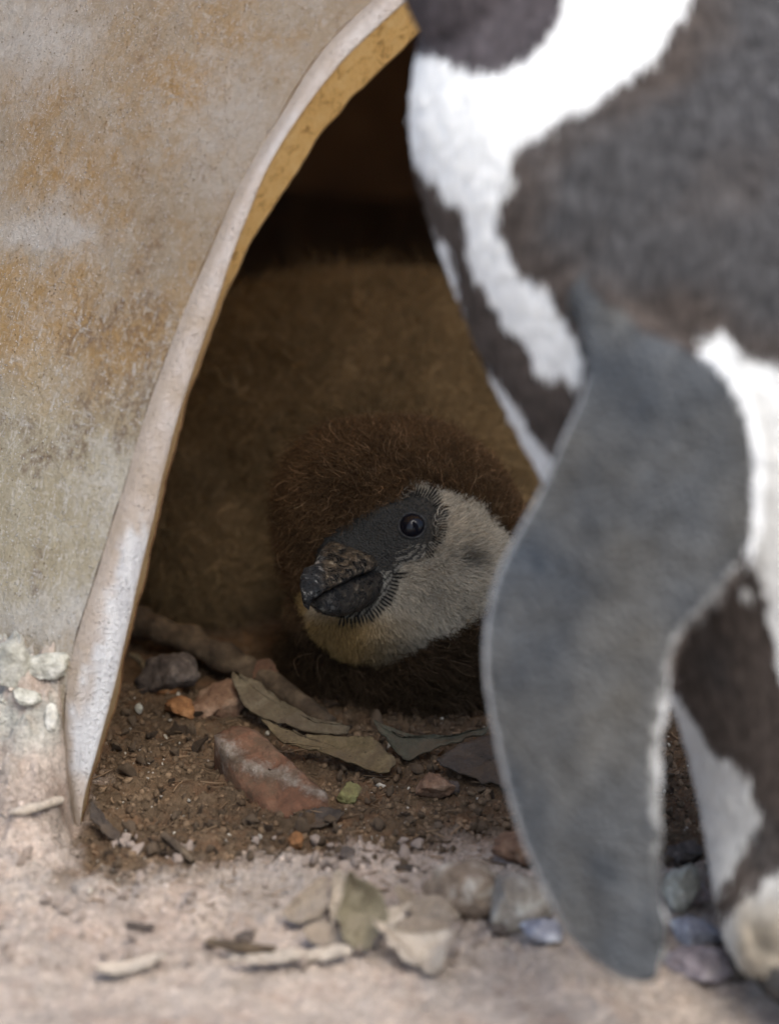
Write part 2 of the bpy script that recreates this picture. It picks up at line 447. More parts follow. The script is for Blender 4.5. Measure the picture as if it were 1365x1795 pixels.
# fibres, pale specks, dark pits
base = Mh.mix(Mh.ramp(Mh.noise(1.0, 2, 0.5, 1.5, Mh.scaled((700, 700, 110))), [(0.58, 0.0), (0.66, 0.65)]), base, (0.62, 0.57, 0.49))
base = Mh.mix(Mh.ramp(Mh.noise(1.0, 2, 0.5, 1.8, Mh.scaled((160, 160, 800))), [(0.60, 0.0), (0.68, 0.5)]), base, (0.60, 0.55, 0.47))
sp1 = Mh.math('MULTIPLY', Mh.ramp(Mh.voro(900), [(0.15, 1.0), (0.26, 0.0)]), Mh.ramp(Mh.noise(200, 4), [(0.44, 0.0), (0.56, 1.0)]))
base = Mh.mix(sp1, base, (0.84, 0.81, 0.77))
sp2 = Mh.math('MULTIPLY', Mh.ramp(Mh.voro(620), [(0.13, 1.0), (0.20, 0.0)]), Mh.ramp(Mh.noise(120, 3), [(0.50, 0.0), (0.60, 0.9)]))
base = Mh.mix(sp2, base, (0.14, 0.075, 0.035))
lipc = Mh.ramp(Mh.noise(75, 5, 0.6), [(0.3, (0.54, 0.44, 0.34)), (0.5, (0.66, 0.575, 0.51)), (0.7, (0.76, 0.70, 0.65))])
lipc = Mh.mix(Mh.ramp(Mh.attr('lipf', 'Fac'), [(0.0, 0.75), (0.35, 0.0)]), lipc, (0.42, 0.34, 0.26))
lipc = Mh.mix(0.8, lipc, Mh.ramp(Mh.noise(1.0, 6, 0.75, 0.3, Mh.scaled((420, 420, 90))), [(0.3, 0.86), (0.55, 1.03), (0.75, 1.1)]), 'MULTIPLY')
lipc = Mh.mix(Mh.attr('lime', 'Fac'), lipc, Mh.ramp(Mh.noise(1.0, 5, 0.6, 0.5, Mh.scaled((300, 300, 50))), [(0.3, (0.62, 0.62, 0.64)), (0.6, (0.88, 0.88, 0.88))]))
base = Mh.mix(Mh.attr('lip', 'Fac'), base, lipc)
cutc = Mh.ramp(Mh.noise(260, 6, 0.75, 0.6), [(0.36, (0.16, 0.07, 0.018)), (0.46, (0.78, 0.47, 0.16)), (0.7, (0.90, 0.64, 0.30))])
cutc = Mh.mix(Mh.attr('dusty', 'Fac'), cutc, (0.42, 0.33, 0.22))
base = Mh.mix(Mh.attr('cut', 'Fac'), base, cutc)
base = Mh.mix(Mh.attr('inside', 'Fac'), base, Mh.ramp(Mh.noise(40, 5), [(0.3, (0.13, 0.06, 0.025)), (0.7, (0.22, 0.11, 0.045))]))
Mh.set('Base Color', base)
Mh.bump(Mh.math('ADD', Mh.noise(650, 6, 0.75), Mh.math('ADD', Mh.math('MULTIPLY', sp1, 0.6), Mh.math('MULTIPLY', sp2, -0.8))), 0.0014, 1.0).bump(Mh.noise(150, 5, 0.7), 0.0015, 0.5)
trl = Mh.n.new('ShaderNodeBsdfTranslucent'); trl.inputs['Color'].default_value = (0.88, 0.66, 0.36, 1)
mxs = Mh.n.new('ShaderNodeMixShader'); Mh.l.new(Mh.attr('thin', 'Fac'), mxs.inputs[0])
Mh.l.new(Mh.b.outputs[0], mxs.inputs[1]); Mh.l.new(trl.outputs[0], mxs.inputs[2])
Mh.l.new(mxs.outputs[0], Mh.n['Material Output'].inputs['Surface'])
def shell_part(name, r0, r1, parent):
    sel = slice(r0 * NT, r1 * NT)
    F = grid_faces(r1 - r0, NT)
    at_ = dict(amber=amber, crust=crust, olive=olive, grime=grime, lip=zone_lip, cut=zone_cut, inside=zone_in, lime=lime, thin=thin, lipf=ff, dusty=0.65 * smooth(440, 620, spy))
    me = make_mesh(name, SVf[sel], F, Mh.m, attrs={k: v[sel] for k, v in at_.items()})
    return obj(name, me, parent)
shell = empty('nest_shelter', 'weathered amber resin nest shelter with arched mouth and pale dusty lip', 'nest shelter')
shell_part('outer_wall', 0, nout, shell)
shell_part('lip', nout, nout + 8, shell)
shell_part('cut_edge', nout + 8, nout + 13, shell)
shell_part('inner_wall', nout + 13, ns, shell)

# ------------------------------------------------------------------ ground
def wall_coords(x, y):
    d = np.stack([x - BASE[0], y - BASE[1]], -1)
    return d @ AX[:2], -(d @ BX[:2])              # s: back along the wall; e: out from the near wall
def ground_shape(x, y):
    s, e = wall_coords(x, y)
    dx = x - BASE[0]
    yw = BASE[1] + np.clip(-dx, 0, None) * (AX[1] / -AX[0])          # where the near wall stands at this x
    nb = fbm(np.stack([x, y, 0 * x], -1), 45, 3, 61)
    a = yw - y + nb * 0.010
    wid = 0.004 + 0.55 * np.clip(a, 0, 0.1)
    bank = 0.047 * (1 - smooth(0.0, 1.0, (dx + wid) / (wid + 0.001))) * (1 - smooth(-0.004, 0.095, a)) * smooth(-0.030, -0.010, yw - y)
    bank = bank * (1 + 0.28 * fbm(np.stack([x, y, 0 * x], -1), 80, 4, 63, 0.65))
    far = np.hypot(x, y + 0.05)
    z = bank + 0.006 * smooth(-0.10, -0.15, y) * (1 - smooth(0.12, 0.2, np.abs(x)))
    return z * (1 - smooth(0.5, 0.9, far))
def ground_z(x, y, fine=True):
    x = np.asarray(x, float); y = np.asarray(y, float)
    p = np.stack([x, y, 0 * x], -1)
    z = ground_shape(x, y)
    rough = 0.0013 + 0.0014 * np.exp(-((y + 0.14) / 0.05) ** 2)
    z = z + fbm(p, 22, 3, 1) * 0.0035 + fbm(p, 95, 4, 2) * rough * 1.5
    if fine:
        b = fbm(p, 170, 3, 3); c = fbm(p, 420, 3, 23)
        lump = np.clip(0.35 - np.abs(b), 0, 1) * 0.0058 * (0.45 + 0.9 * smooth(-0.3, 0.4, fbm(p, 40, 2, 24)))
        inside = smooth(-0.235, -0.15, y) * 0.7 + 0.3
        z = z + lump * inside - 0.0016 + np.clip(0.3 - np.abs(c), 0, 1) * 0.0026 * inside + fbm(p, 900, 2, 6) * 0.0006
    near = np.exp(-(np.hypot(x - 0.0, (y - 0.07)) / 0.12) ** 4)
    return z - 0.002 * near
def axis(lo, hi, step, far):
    a = np.arange(lo, hi, step); g = np.geomspace(0.004, far, 34)
    return np.concatenate([(lo - g)[::-1], a, a[-1] + g])
gx = axis(-0.155, 0.155, 0.00075, 60); gy = axis(-0.33, 0.12, 0.0009, 60)
GX, GY = np.meshgrid(gx, gy, indexing='ij')
GZ = ground_z(GX, GY)
GP = np.stack([GX, GY, GZ], -1).reshape(-1, 3)
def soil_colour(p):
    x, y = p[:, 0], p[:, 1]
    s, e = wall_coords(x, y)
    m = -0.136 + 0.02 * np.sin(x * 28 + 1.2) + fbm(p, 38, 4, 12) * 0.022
    dry = smooth(0.022, -0.012, y - m)                      # dry dust in front; damp earth inside, partly darkened by painted shade
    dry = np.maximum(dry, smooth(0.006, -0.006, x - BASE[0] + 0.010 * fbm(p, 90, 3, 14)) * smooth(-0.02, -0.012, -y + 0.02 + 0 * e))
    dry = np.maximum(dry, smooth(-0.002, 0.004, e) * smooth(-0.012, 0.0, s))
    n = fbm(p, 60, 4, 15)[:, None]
    damp = np.array([0.132, 0.090, 0.055]) * (1 + 0.5 * n) + np.array([0.04, 0.012, 0]) * np.clip(fbm(p, 130, 3, 19), 0, 1)[:, None]  # damp brown, with some of the shelter's shade mixed into the colour
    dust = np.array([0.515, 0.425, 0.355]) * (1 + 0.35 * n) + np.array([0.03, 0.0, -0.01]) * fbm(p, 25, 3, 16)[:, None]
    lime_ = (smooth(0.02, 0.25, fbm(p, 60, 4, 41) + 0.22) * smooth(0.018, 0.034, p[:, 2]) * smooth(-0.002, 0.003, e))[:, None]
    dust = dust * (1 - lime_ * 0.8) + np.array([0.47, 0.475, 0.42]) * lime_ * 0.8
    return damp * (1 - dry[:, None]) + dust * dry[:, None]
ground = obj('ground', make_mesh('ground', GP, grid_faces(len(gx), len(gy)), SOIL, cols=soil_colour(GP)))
tag(ground, 'dusty pinkish soil giving way to damp brown earth with painted shade inside the shelter', kind='structure')

# ------------------------------------------------------------------ birds: shared
DOWN = hair_material('chick_down', 0.35, 0.7, 0.15)
PLUME = hair_material('adult_plumage', 0.2, 0.6, 0.2)
def el(cx, cy, w, rx, ry, rw):
    k = KPX * w
    return ((cx - 682.5) * k, (897.5 - cy) * k, w), (rx * k, ry * k, rw * k)
def field(lo, hi, h):
    ax = [np.arange(l, u, h).astype(np.float32) for l, u in zip(lo, hi)]
    return np.meshgrid(*ax, indexing='ij', sparse=True)
def plane_z(X, V, W):                            # world height of a point of the body grid
    return CAM[2] + V * UP[2] + W * FWD[2] + 0 * X

# ------------------------------------------------------------------ the chick
WC = 2.03; WH = WC - 0.010                       # distance of the body and of the head
chick = empty('penguin_chick', 'fluffy brown penguin chick with pale cheek lying inside the shelter', 'penguin chick')
h = 0.0016
lo = (-0.085, -0.085, 1.955); hi = (0.085, 0.085, 2.24)
X, V_, W_ = field(lo, hi, h)
head = ellipsoid(X, V_, W_, *el(702, 952, WH, 192, 198, 185))
muz = ellipsoid(X, V_, W_, *el(622, 1006, WH - 0.016, 78, 70, 92), ang=-0.6)
throat = ellipsoid(X, V_, W_, *el(645, 1070, WH - 0.006, 110, 80, 120))
brow = ellipsoid(X, V_, W_, *el(590, 870, WH - 0.006, 70, 90, 120))
cheek = ellipsoid(X, V_, W_, *el(790, 1010, WH - 0.004, 110, 120, 160))
body = ellipsoid(X, V_, W_, *el(608, 880, WC + 0.128, 410, 360, 405))
rump = ellipsoid(X, V_, W_, *el(760, 900, WC + 0.130, 330, 358, 385))
breast = ellipsoid(X, V_, W_, *el(735, 1170, WC + 0.016, 205, 140, 190))
wing = ellipsoid(X, V_, W_, *el(345, 985, WC + 0.074, 95, 190, 150), ang=0.35)
f = smin(head, muz, 0.006); f = smin(f, throat, 0.010); f = smin(f, brow, 0.012); f = smin(f, cheek, 0.012)
b = smin(smin(body, rump, 0.01), wing, 0.006); b = smin(b, breast, 0.008)
f = smin(f, b, 0.003)
f = np.maximum(f, -(plane_z(X, V_, W_) + 0.003))
V, F = surface_nets(f, lo, h)
V = relax(V, F, 2)
V = C2W(V[:, 0], V[:, 1], V[:, 2])
N, T, A = vert_normals(V, F)
if np.mean(np.sum(N * (V - V.mean(0)), 1)) < 0:
    F = F[:, ::-1]; N, T, A = vert_normals(V, F)
skin_poly = [(562, 950), (575, 930), (597, 914), (648, 885), (688, 872), (721, 864), (754, 874), (773, 899), (770, 934), (758, 956), (739, 980), (712, 992),
             (690, 1013), (677, 1048), (648, 1076), (611, 1087), (580, 1084), (540, 1062), (524, 1035), (545, 990)]
cheek_poly = [(714, 856), (728, 846), (761, 859), (800, 872), (830, 880), (850, 900), (870, 925), (905, 945), (940, 1000), (880, 1060), (838, 1073), (790, 1106), (754, 1114),
              (732, 1134), (692, 1156), (655, 1162), (607, 1150), (571, 1138), (545, 1105), (527, 1062), (510, 1030), (545, 1030), (640, 1000), (700, 990), (770, 940), (772, 890), (735, 868)]
def chick_pattern(p):
    px, py = pix(p); w = (p - CAM) @ FWD
    headish = w < WC + 0.035
    jx = px + 10 * fbm(p, 260, 2, 51); jy = py + 10 * fbm(p, 260, 2, 52)
    dsk = poly_dist(jx, jy, skin_poly); dch = poly_dist(jx, jy, cheek_poly)
    front = w < WH + 0.014
    skin = (dsk < 0) & front
    pale = (dch < 0) & front
    return px, py, w, skin, pale, dsk, dch
HC = at(702, 952, WH)
def chick_colour(p, var, fur=False):
    px, py, w, skin, pale, dsk, dch = chick_pattern(p)
    n = fbm(p, 90, 3, 60)[:, None]
    body_c = np.array([0.25, 0.178, 0.096]) * (1 + 0.55 * n)
    dark_c = np.array([0.095, 0.056, 0.028]) * (1 + 0.5 * n)
    r = np.hypot(px - 702, py - 952)
    onhead = ((w < WC + 0.03) & (py < 1130))[:, None]
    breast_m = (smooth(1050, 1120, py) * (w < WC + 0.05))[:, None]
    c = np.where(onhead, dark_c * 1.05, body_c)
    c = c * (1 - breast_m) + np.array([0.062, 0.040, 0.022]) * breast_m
    pale_c = np.array([0.54, 0.485, 0.39]) * (1 + 0.25 * n)
    warm = smooth(760, 610, px)[:, None] * smooth(1050, 1095, py)[:, None]
    warm = np.maximum(warm, smooth(560, 535, px)[:, None])
    pale_c = pale_c * (1 - warm) + np.array([0.33, 0.225, 0.095]) * warm
    ear = np.exp(-(((px - 822) / 28) ** 2 + ((py - 978) / 18) ** 2))[:, None]
    pale_c = pale_c * (1 - 0.6 * ear)
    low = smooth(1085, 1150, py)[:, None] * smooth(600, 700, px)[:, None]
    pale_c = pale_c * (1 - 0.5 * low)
    c = np.where(pale[:, None], pale_c, c)
    if fur: c = np.where((skin & (px > 705))[:, None], pale_c * 0.5, c)
    if not fur: c = np.where(skin[:, None], np.array([0.034, 0.033, 0.030]), c)
    return c * (1 + var)
Mk = Mat('chick_skin', 0.65, 0.22)
kc = Mk.mix(0.7, Mk.attr('col'), Mk.ramp(Mk.noise(900, 4, 0.7), [(0.3, 0.45), (0.7, 1.6)]), 'MULTIPLY')
Mk.set('Base Color', kc); Mk.bump(Mk.voro(1700), 0.0007, 0.9).bump(Mk.noise(500, 4), 0.0008, 0.5)
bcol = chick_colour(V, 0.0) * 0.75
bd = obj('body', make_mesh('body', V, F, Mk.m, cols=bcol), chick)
# ---- down
view = unit(CAM - V)
face = np.sum(N * view, 1)
cen = V[T].mean(1); tf = face[T].mean(1)
_, _, wt, _, pale_t, dsk_t, _ = chick_pattern(cen)
weight = np.where(tf > -0.25, 1.0, 0.12) * np.where(wt < WC + 0.025, 2.2, 1.0)
weight = weight * (cen[:, 2] > -0.002)
n = 300000
P0, N0 = scatter(V, N, T, A, weight, n)
px, py, w, skin, pale, dsk, dch = chick_pattern(P0)
keep = ~(skin & (dsk < np.where((py < 925 - 0.25 * (px - 640)) & (px < 712), -12 * rng.random(n), -3))); P0, N0 = P0[keep], N0[keep]
px, py, w, skin, pale, dsk, dch = chick_pattern(P0); n = len(P0)
r = np.hypot(px - 702, py - 952); onhead = (w < WC + 0.03) & (py < 1130)
L = np.where(onhead, 0.0040, 0.0078); L = np.where(pale, 0.0027, L)
L = np.where((dsk < 40) & (w < WH + 0.014), np.minimum(L, np.where(pale, 0.0013, 0.0026) + 0.00006 * np.clip(dsk, 0, 60)), L)
L = L * rng.uniform(0.5, 1.25, n) * np.where((rng.random(n) < 0.06) & ~pale, 1.5, 1.0)
beakc = at(640, 985, WH - 0.03)
rad = P0 - beakc; rad = rad - np.sum(rad * N0, 1, keepdims=True) * N0; rad = unit(rad)
flow = np.stack([fbm(P0, 70, 2, 71), fbm(P0, 70, 2, 72), fbm(P0, 70, 2, 73)], -1)
clump = np.stack([fbm(P0, 420, 1, 74), fbm(P0, 420, 1, 75), fbm(P0, 420, 1, 76)], -1)
rnd = rng.normal(size=(n, 3))
headlike = (onhead | pale)[:, None]
down_dir = np.array([0, 0, -0.35])
D1 = unit(N0 * np.where(headlike, 0.75, 0.85) + np.where(headlike, rad * np.where(pale[:, None], 0.9, 0.45), down_dir) + flow * 1.0 + clump * np.where(headlike, 0.7, 1.3) + rnd * np.where(pale[:, None], 0.14, 0.42))
D2 = unit(np.cross(D1, rnd))
k = 5; t = np.linspace(0, 1, k)[None, :, None]
curl = np.where(pale, 0.08, 0.45)[:, None, None] * L[:, None, None]
ph = rng.uniform(0, 6.28, (n, 1, 1))
Pst = P0[:, None] + D1[:, None] * L[:, None, None] * t + (D2[:, None] * np.sin(ph + t * 4) - D2[:, None] * np.sin(ph)) * curl * t + (unit(np.cross(D1, D2))[:, None] * (np.cos(ph + t * 4) - np.cos(ph))) * curl * t
rb = np.where(pale, 0.00009, 0.000085) * rng.uniform(0.7, 1.3, n)
R_ = rb[:, None] * np.array([1, 0.95, 0.85, 0.6, 0.25])
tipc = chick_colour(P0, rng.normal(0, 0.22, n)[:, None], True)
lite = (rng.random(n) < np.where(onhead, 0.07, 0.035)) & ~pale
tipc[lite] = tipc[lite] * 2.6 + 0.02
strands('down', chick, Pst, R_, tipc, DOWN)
# longer loose filaments that catch the light
n2 = 620
P1, N1 = scatter(V, N, T, A, np.where(tf > 0, 1.0, 0.0) * np.where(dsk_t > 20, 1.0, 0.0) * np.where(wt < WC + 0.04, 1.8, 1.0), n2)
L1 = rng.uniform(0.003, 0.008, n2)
d1 = unit(N1 * 0.9 + rng.normal(size=(n2, 3)) * 0.6); d2 = unit(np.cross(d1, rng.normal(size=(n2, 3)))); d3 = np.cross(d1, d2)
t9 = np.linspace(0, 1, 9)[None, :, None]; a9 = rng.uniform(1.5, 5, (n2, 1, 1)); 
P9 = P1[:, None] + L1[:, None, None] * (d1[:, None] * t9 * 0.8 + d2[:, None] * (1 - np.cos(a9 * t9)) * 0.25 + d3[:, None] * np.sin(a9 * t9) * 0.2)
strands('loose_filaments', chick, P9, np.full((n2, 9), 0.00004), np.array([0.42, 0.31, 0.18]) * rng.uniform(0.5, 1.3, (n2, 1)), DOWN)
# rows of short stiff quills round the bare skin
sel = np.abs(dsk_t + 6) < 16
P2, N2 = scatter(V, N, T, A, np.where((dsk_t > -40) & (dsk_t < 8) & (wt < WH + 0.014), 1.0, 0.0), 26000)
px, py, w, skin, pale, dsk, dch = chick_pattern(P2)
ang = np.arctan2(py - 940, px - 690)
rowp = np.where(py > 985, np.sin((px * 0.8 + py * 0.62) * 0.66), np.sin(np.hypot(px - 700, py - 935) * 0.55 + px * 0.12))
keep = (rowp > 0.1) & (rng.random(len(P2)) < smooth(-40, -2, dsk)) & (px > 600)
paleq = (pale | ((px > 690) & (py > 955)) | (py > 1000) | (px > 765))[keep]
P2, N2, dsk2, py2 = P2[keep], N2[keep], dsk[keep], py[keep]
rad2 = P2 - beakc; rad2 = unit(rad2 - np.sum(rad2 * N2, 1, keepdims=True) * N2)
L2 = rng.uniform(0.0006, 0.0011, len(P2))[:, None, None]; t3 = np.linspace(0, 1, 3)[None, :, None]
Pq = P2[:, None] + unit(N2 * 0.35 + rad2)[:, None] * L2 * t3
strands('face_quills', chick, Pq, np.tile(np.array([0.00007, 0.00006, 0.00003]), (len(P2), 1)), np.where(paleq[:, None], np.array([0.36, 0.34, 0.29]), np.array([0.11, 0.10, 0.085])) * rng.uniform(0.5, 1.0, (len(P2), 1)), DOWN)
P3, N3 = scatter(V, N, T, A, np.where((dsk_t > -6) & (dsk_t < 14) & (wt < WH + 0.014), 1.0, 0.0), 36000)
px, py, w, skin, pale, dsk, dch = chick_pattern(P3)
jaw = py > 1000
cx3 = np.where(jaw, 612, 716); cy3 = np.where(jaw, 1010, 920)
a3 = np.arctan2(py - cy3, px - cx3)
side = (jaw & (px > 596)) | ((px > 745) & (py < 975)) | ((py < 885) & (px > 705))
keep = side & (np.sin(a3 * np.where(jaw, 76, 84) + 1.5 * fbm(P3, 300, 2, 97)) > 0.15) & (rng.random(len(P3)) < smooth(16, 0, dsk))
P3, N3, out3 = P3[keep], N3[keep], at(cx3[keep], cy3[keep], np.full(keep.sum(), WH - 0.03))
r3 = P3 - out3; r3 = unit(r3 - np.sum(r3 * N3, 1, keepdims=True) * N3)
L3 = rng.uniform(0.0004, 0.0014, len(P3))[:, None, None]
strands('dark_quills', chick, P3[:, None] + N3[:, None] * 0.0006 + unit(N3 * 0.45 + r3)[:, None] * L3 * t3, np.tile(np.array([0.00007, 0.00006, 0.00002]), (len(P3), 1)), np.array([0.030, 0.029, 0.027]) * rng.uniform(0.6, 1.4, (len(P3), 1)), DOWN)
# ---- beak
def loft(stations, nseg=30, nring=36, wob=0.0, flat=None, seed=0):
    st = spline(stations, nseg)                  # px, py, w, half-vector (hx, hy), depth half
    P = []
    for i, (cx, cy, w, hx, hy, dh) in enumerate(st):
        c = at(cx, cy, w); kk = KPX * w
        H = (hx * RIGHT - hy * UP) * kk
        Dv = FWD * dh * kk
        ph = np.linspace(0, 2 * np.pi, nring, endpoint=False)
        cs, sn = np.cos(ph), np.sin(ph)
        cs = np.sign(cs) * np.abs(cs) ** 0.85; sn = np.sign(sn) * np.abs(sn) ** 0.85
        P.append(c + cs[:, None] * H + sn[:, None] * Dv)
    P = np.stack(P)
    ctr0, ctr1 = P[0].mean(0), P[-1].mean(0)
    Vv = P.reshape(-1, 3)
    if wob: Vv = Vv + unit(Vv - np.repeat(P.mean(1), nring, 0)) * (fbm(Vv, 350, 4, seed) * wob)[:, None]
    Vv = np.concatenate([Vv, [ctr0, ctr1]])
    i = np.arange(nseg - 1)[:, None]; j = np.arange(nring)[None]
    q = np.stack([i * nring + j, i * nring + (j + 1) % nring, (i + 1) * nring + (j + 1) % nring, (i + 1) * nring + j], -1).reshape(-1, 4)
    faces = q.tolist()
    for jj in range(nring):
        faces.append([nseg * nring, (jj + 1) % nring, jj]); faces.append([nseg * nring + 1, (nseg - 1) * nring + jj, (nseg - 1) * nring + (jj + 1) % nring])
    return Vv, faces
Mb = Mat('chick_beak_horn', 0.38, 0.38)
dirt = Mb.noise(330, 8, 0.8, 0.8)
bc = Mb.mix(Mb.math('MULTIPLY', Mb.ramp(dirt, [(0.46, 0.0), (0.54, 0.9)]), Mb.attr('crusted', 'Fac')), (0.007, 0.007, 0.007), Mb.ramp(Mb.noise(620, 6, 0.8), [(0.36, (0.030, 0.021, 0.012)), (0.52, (0.13, 0.09, 0.05)), (0.62, (0.46, 0.38, 0.27))]))
bc = Mb.mix(Mb.attr('nail', 'Fac'), bc, Mb.ramp(Mb.noise(420, 6, 0.7), [(0.40, (0.012, 0.013, 0.015)), (0.55, (0.05, 0.053, 0.055)), (0.64, (0.42, 0.40, 0.36))]))
Mb.set('Base Color', bc); Mb.set('Roughness', Mb.ramp(dirt, [(0.45, 0.22), (0.62, 0.75)]))
Mb.bump(dirt, 0.0022, 1.0).bump(Mb.noise(800, 5, 0.7), 0.0006, 0.6)
U = [(628, 964, WH - 0.0225, -50, -18, 52), (603, 986, WH - 0.032, -44, -15, 46), (578, 1004, WH - 0.0405, -27, -15, 34), (556, 1015, WH - 0.0462, -22, -18, 30), (543, 1029, WH - 0.0488, -17, -14, 23), (537, 1046, WH - 0.0498, -10, -8, 14), (537, 1066, WH - 0.0490, -4, -3, 4)]
Vu, Fu = loft(U, wob=0.0006, seed=3)
ub = make_mesh('upper_beak', Vu, Fu, Mb.m, attrs={'nail': smooth(575, 558, pix(Vu)[0]), 'crusted': np.ones(len(Vu))})
ubo = obj('upper_beak', ub, chick); ubo['label'] = 'dirt-caked upper beak with paler hooked tip'
Lw = [(690, 1010, WH - 0.019, 8, -29, 44), (645, 1033, WH - 0.0285, 0, -31, 44), (602, 1050, WH - 0.0375, 0, -30, 37), (570, 1057, WH - 0.0425, 0, -21, 25), (551, 1058, WH - 0.0445, 0, -9, 13), (541, 1058, WH - 0.045, 0, -2, 3)]
Vl, Fl = loft(Lw, wob=0.0005, seed=5)
obj('lower_beak', make_mesh('lower_beak', Vl, Fl, Mb.m, attrs={'nail': 0.25 * smooth(640, 560, pix(Vl)[0]), 'crusted': 0.25 + 0.75 * np.clip(1 - np.hypot(pix(Vl)[0] - 635, pix(Vl)[1] - 1035) / 22, 0, 1)}), chick)
# ---- eye
def uv_sphere(c, r, n=24):
    th = np.linspace(0, np.pi, n); ph = np.linspace(0, 2 * np.pi, 2 * n)
    TH, PH = np.meshgrid(th, ph, indexing='ij')
    return np.stack([np.sin(TH) * np.cos(PH), np.sin(TH) * np.sin(PH), np.cos(TH)], -1).reshape(-1, 3) * r + c, grid_faces(n, 2 * n)
# where the skin lies under the eye
vx, vy = pix(V); near_eye = (np.hypot(vx - 722, vy - 921) < 9) & (np.sum(N * view, 1) > 0) & ((V - CAM) @ FWD < WH)
we = ((V[near_eye] - CAM) @ FWD).mean(); Ne = unit(N[near_eye].mean(0))
eye_c = at(722, 921, we) - Ne * 0.0016
Me = Mat('eye_wet', 0.04, 0.35)
Me.set('Base Color', (0.006, 0.006, 0.009)); Me.set('IOR', 1.38)
Ve, Fe = uv_sphere(eye_c - Ne * 0.0006, 0.0042)
eye = obj('eye', make_mesh('eye', Ve, Fe, Me.m), chick)
Ml = Mat('eyelid', 0.75, 0.15); Ml.set('Base Color', Ml.ramp(Ml.noise(900, 3), [(0.3, (0.012, 0.012, 0.012)), (0.7, (0.05, 0.05, 0.05))]))
ez = Ne; ex = unit(np.cross(np.array([0, 0, 1.0]), ez)); ey = np.cross(ez, ex)
def lid(R, r, dz, sq=1.0):
    a, b2 = np.meshgrid(np.linspace(0, 2 * np.pi, 49), np.linspace(0, 2 * np.pi, 13), indexing='ij')
    rr = R + r * np.cos(b2)
    pp = eye_c + (rr * np.cos(a))[..., None] * ex + (rr * np.sin(a) * sq)[..., None] * ey + (dz + r * np.sin(b2))[..., None] * ez
    return pp.reshape(-1, 3), grid_faces(49, 13)
for R, r, dz in ((0.0038, 0.00045, 0.0015), (0.0050, 0.00045, 0.0006)):
    v_, f_ = lid(R, r, dz, 0.95)
    obj('eyelid', make_mesh('eyelid', v_, f_, Ml.m), eye)

# ------------------------------------------------------------------ the adult
adult = empty('adult_penguin', 'black and white adult penguin standing outside the shelter, flipper hanging', 'penguin')
WA = 1.815
def WAX(py): return WA - 0.00002 * (1700 - py)
prof = np.array([  # py, left outline, centre, depth half-width (px)
    (-700, 1080, 1250, 120), (-420, 960, 1230, 230), (-250, 850, 1210, 260), (-100, 775, 1190, 255), (0, 752, 1190, 265), (90, 733, 1205, 300), (140, 719, 1220, 335), (200, 711, 1240, 375), (260, 717, 1260, 415),
    (370, 744, 1300, 470), (460, 779, 1340, 500), (590, 829, 1395, 520), (670, 859, 1430, 525), (740, 899, 1460, 525), (830, 945, 1495, 520), (920, 1000, 1530, 510),
    (1010, 1060, 1560, 495), (1100, 1120, 1590, 475), (1185, 1165, 1615, 450), (1270, 1199, 1640, 425), (1400, 1229, 1670, 390), (1560, 1253, 1690, 350), (1640, 1264, 1700, 310), (1760, 1330, 1720, 220), (1900, 1500, 1730, 60)], float)
h = 0.0016
kA = KPX * WA
lo = ((660 - 682.5) * kA, (897.5 - 1880) * kA, WA - 0.125); hi = ((2200 - 682.5) * kA, (897.5 + 560) * kA, WA + 0.10)
X, V_, W_ = field(lo, hi, h)
pyv = 897.5 - V_ / kA
left = np.interp(pyv, prof[:, 0], prof[:, 1]); cenx = np.interp(pyv, prof[:, 0], prof[:, 2]); dep = np.interp(pyv, prof[:, 0], prof[:, 3])
ker = np.ones(25) / 25
def sm(a): return np.convolve(np.pad(a.ravel(), 12, mode='edge'), ker, mode='valid').reshape(a.shape)
left, cenx, dep = sm(left), sm(cenx), sm(dep)
xc = (cenx - 682.5) * kA; rx = (cenx - left) * kA; rd = dep * kA; wax = WAX(pyv)
q = np.sqrt(((X - xc) / rx) ** 2 + ((W_ - wax) / rd) ** 2)
body = (q - 1) * np.minimum(rx, rd) * 0.85
hd = ellipsoid(X, V_, W_, *el(853, -62, WA - 0.042, 150, 180, 160))
nk = ellipsoid(X, V_, W_, *el(1010, -160, WA - 0.020, 220, 190, 200))
leg = ellipsoid(X, V_, W_, *el(1395, 1590, WA - 0.020, 120, 150, 130))
leg2 = ellipsoid(X, V_, W_, *el(1640, 1600, WA + 0.02, 140, 150, 140))
f = smin(body, nk, 0.02)
f = smin(f, hd, 0.0015)
f = smin(f, leg, 0.008); f = smin(f, leg2, 0.01)
# feet: three toes each
for fx, fw in ((1420, WA - 0.032), (1650, WA + 0.012)):
    for dx_, dw_ in ((-45, -0.016), (0, -0.024), (45, -0.018)):
        c, r3 = el(fx + dx_, 1728, fw + dw_, 34, 26, 130)
        f = smin(f, ellipsoid(X, V_, W_, c, r3), 0.006)
flip_poly = np.array([(1000, 500), (1012, 580), (1024, 644), (1014, 695), (979, 774), (950, 847), (907, 926), (870, 1005), (852, 1078), (846, 1150), (852, 1222), (867, 1301), (885, 1381), (914, 1475), (950, 1561),
    (1000, 1648), (1058, 1698), (1105, 1719), (1138, 1720), (1152, 1698), (1158, 1619), (1152, 1511), (1148, 1402), (1149, 1294), (1162, 1222), (1174, 1150), (1195, 1106), (1239, 1056), (1282, 1005), (1312, 940),
    (1318, 861), (1313, 767), (1289, 695), (1246, 637), (1181, 605), (1123, 579), (1075, 535), (1040, 490), (1015, 480)], float)
flip_poly = spline(flip_poly, 150, closed=True)
def WFL(px, py): return WAX(py) - (0.0655 + (px - 1050) * 0.00008 + 0.012 * smooth(700, 450, py) * -1.0)
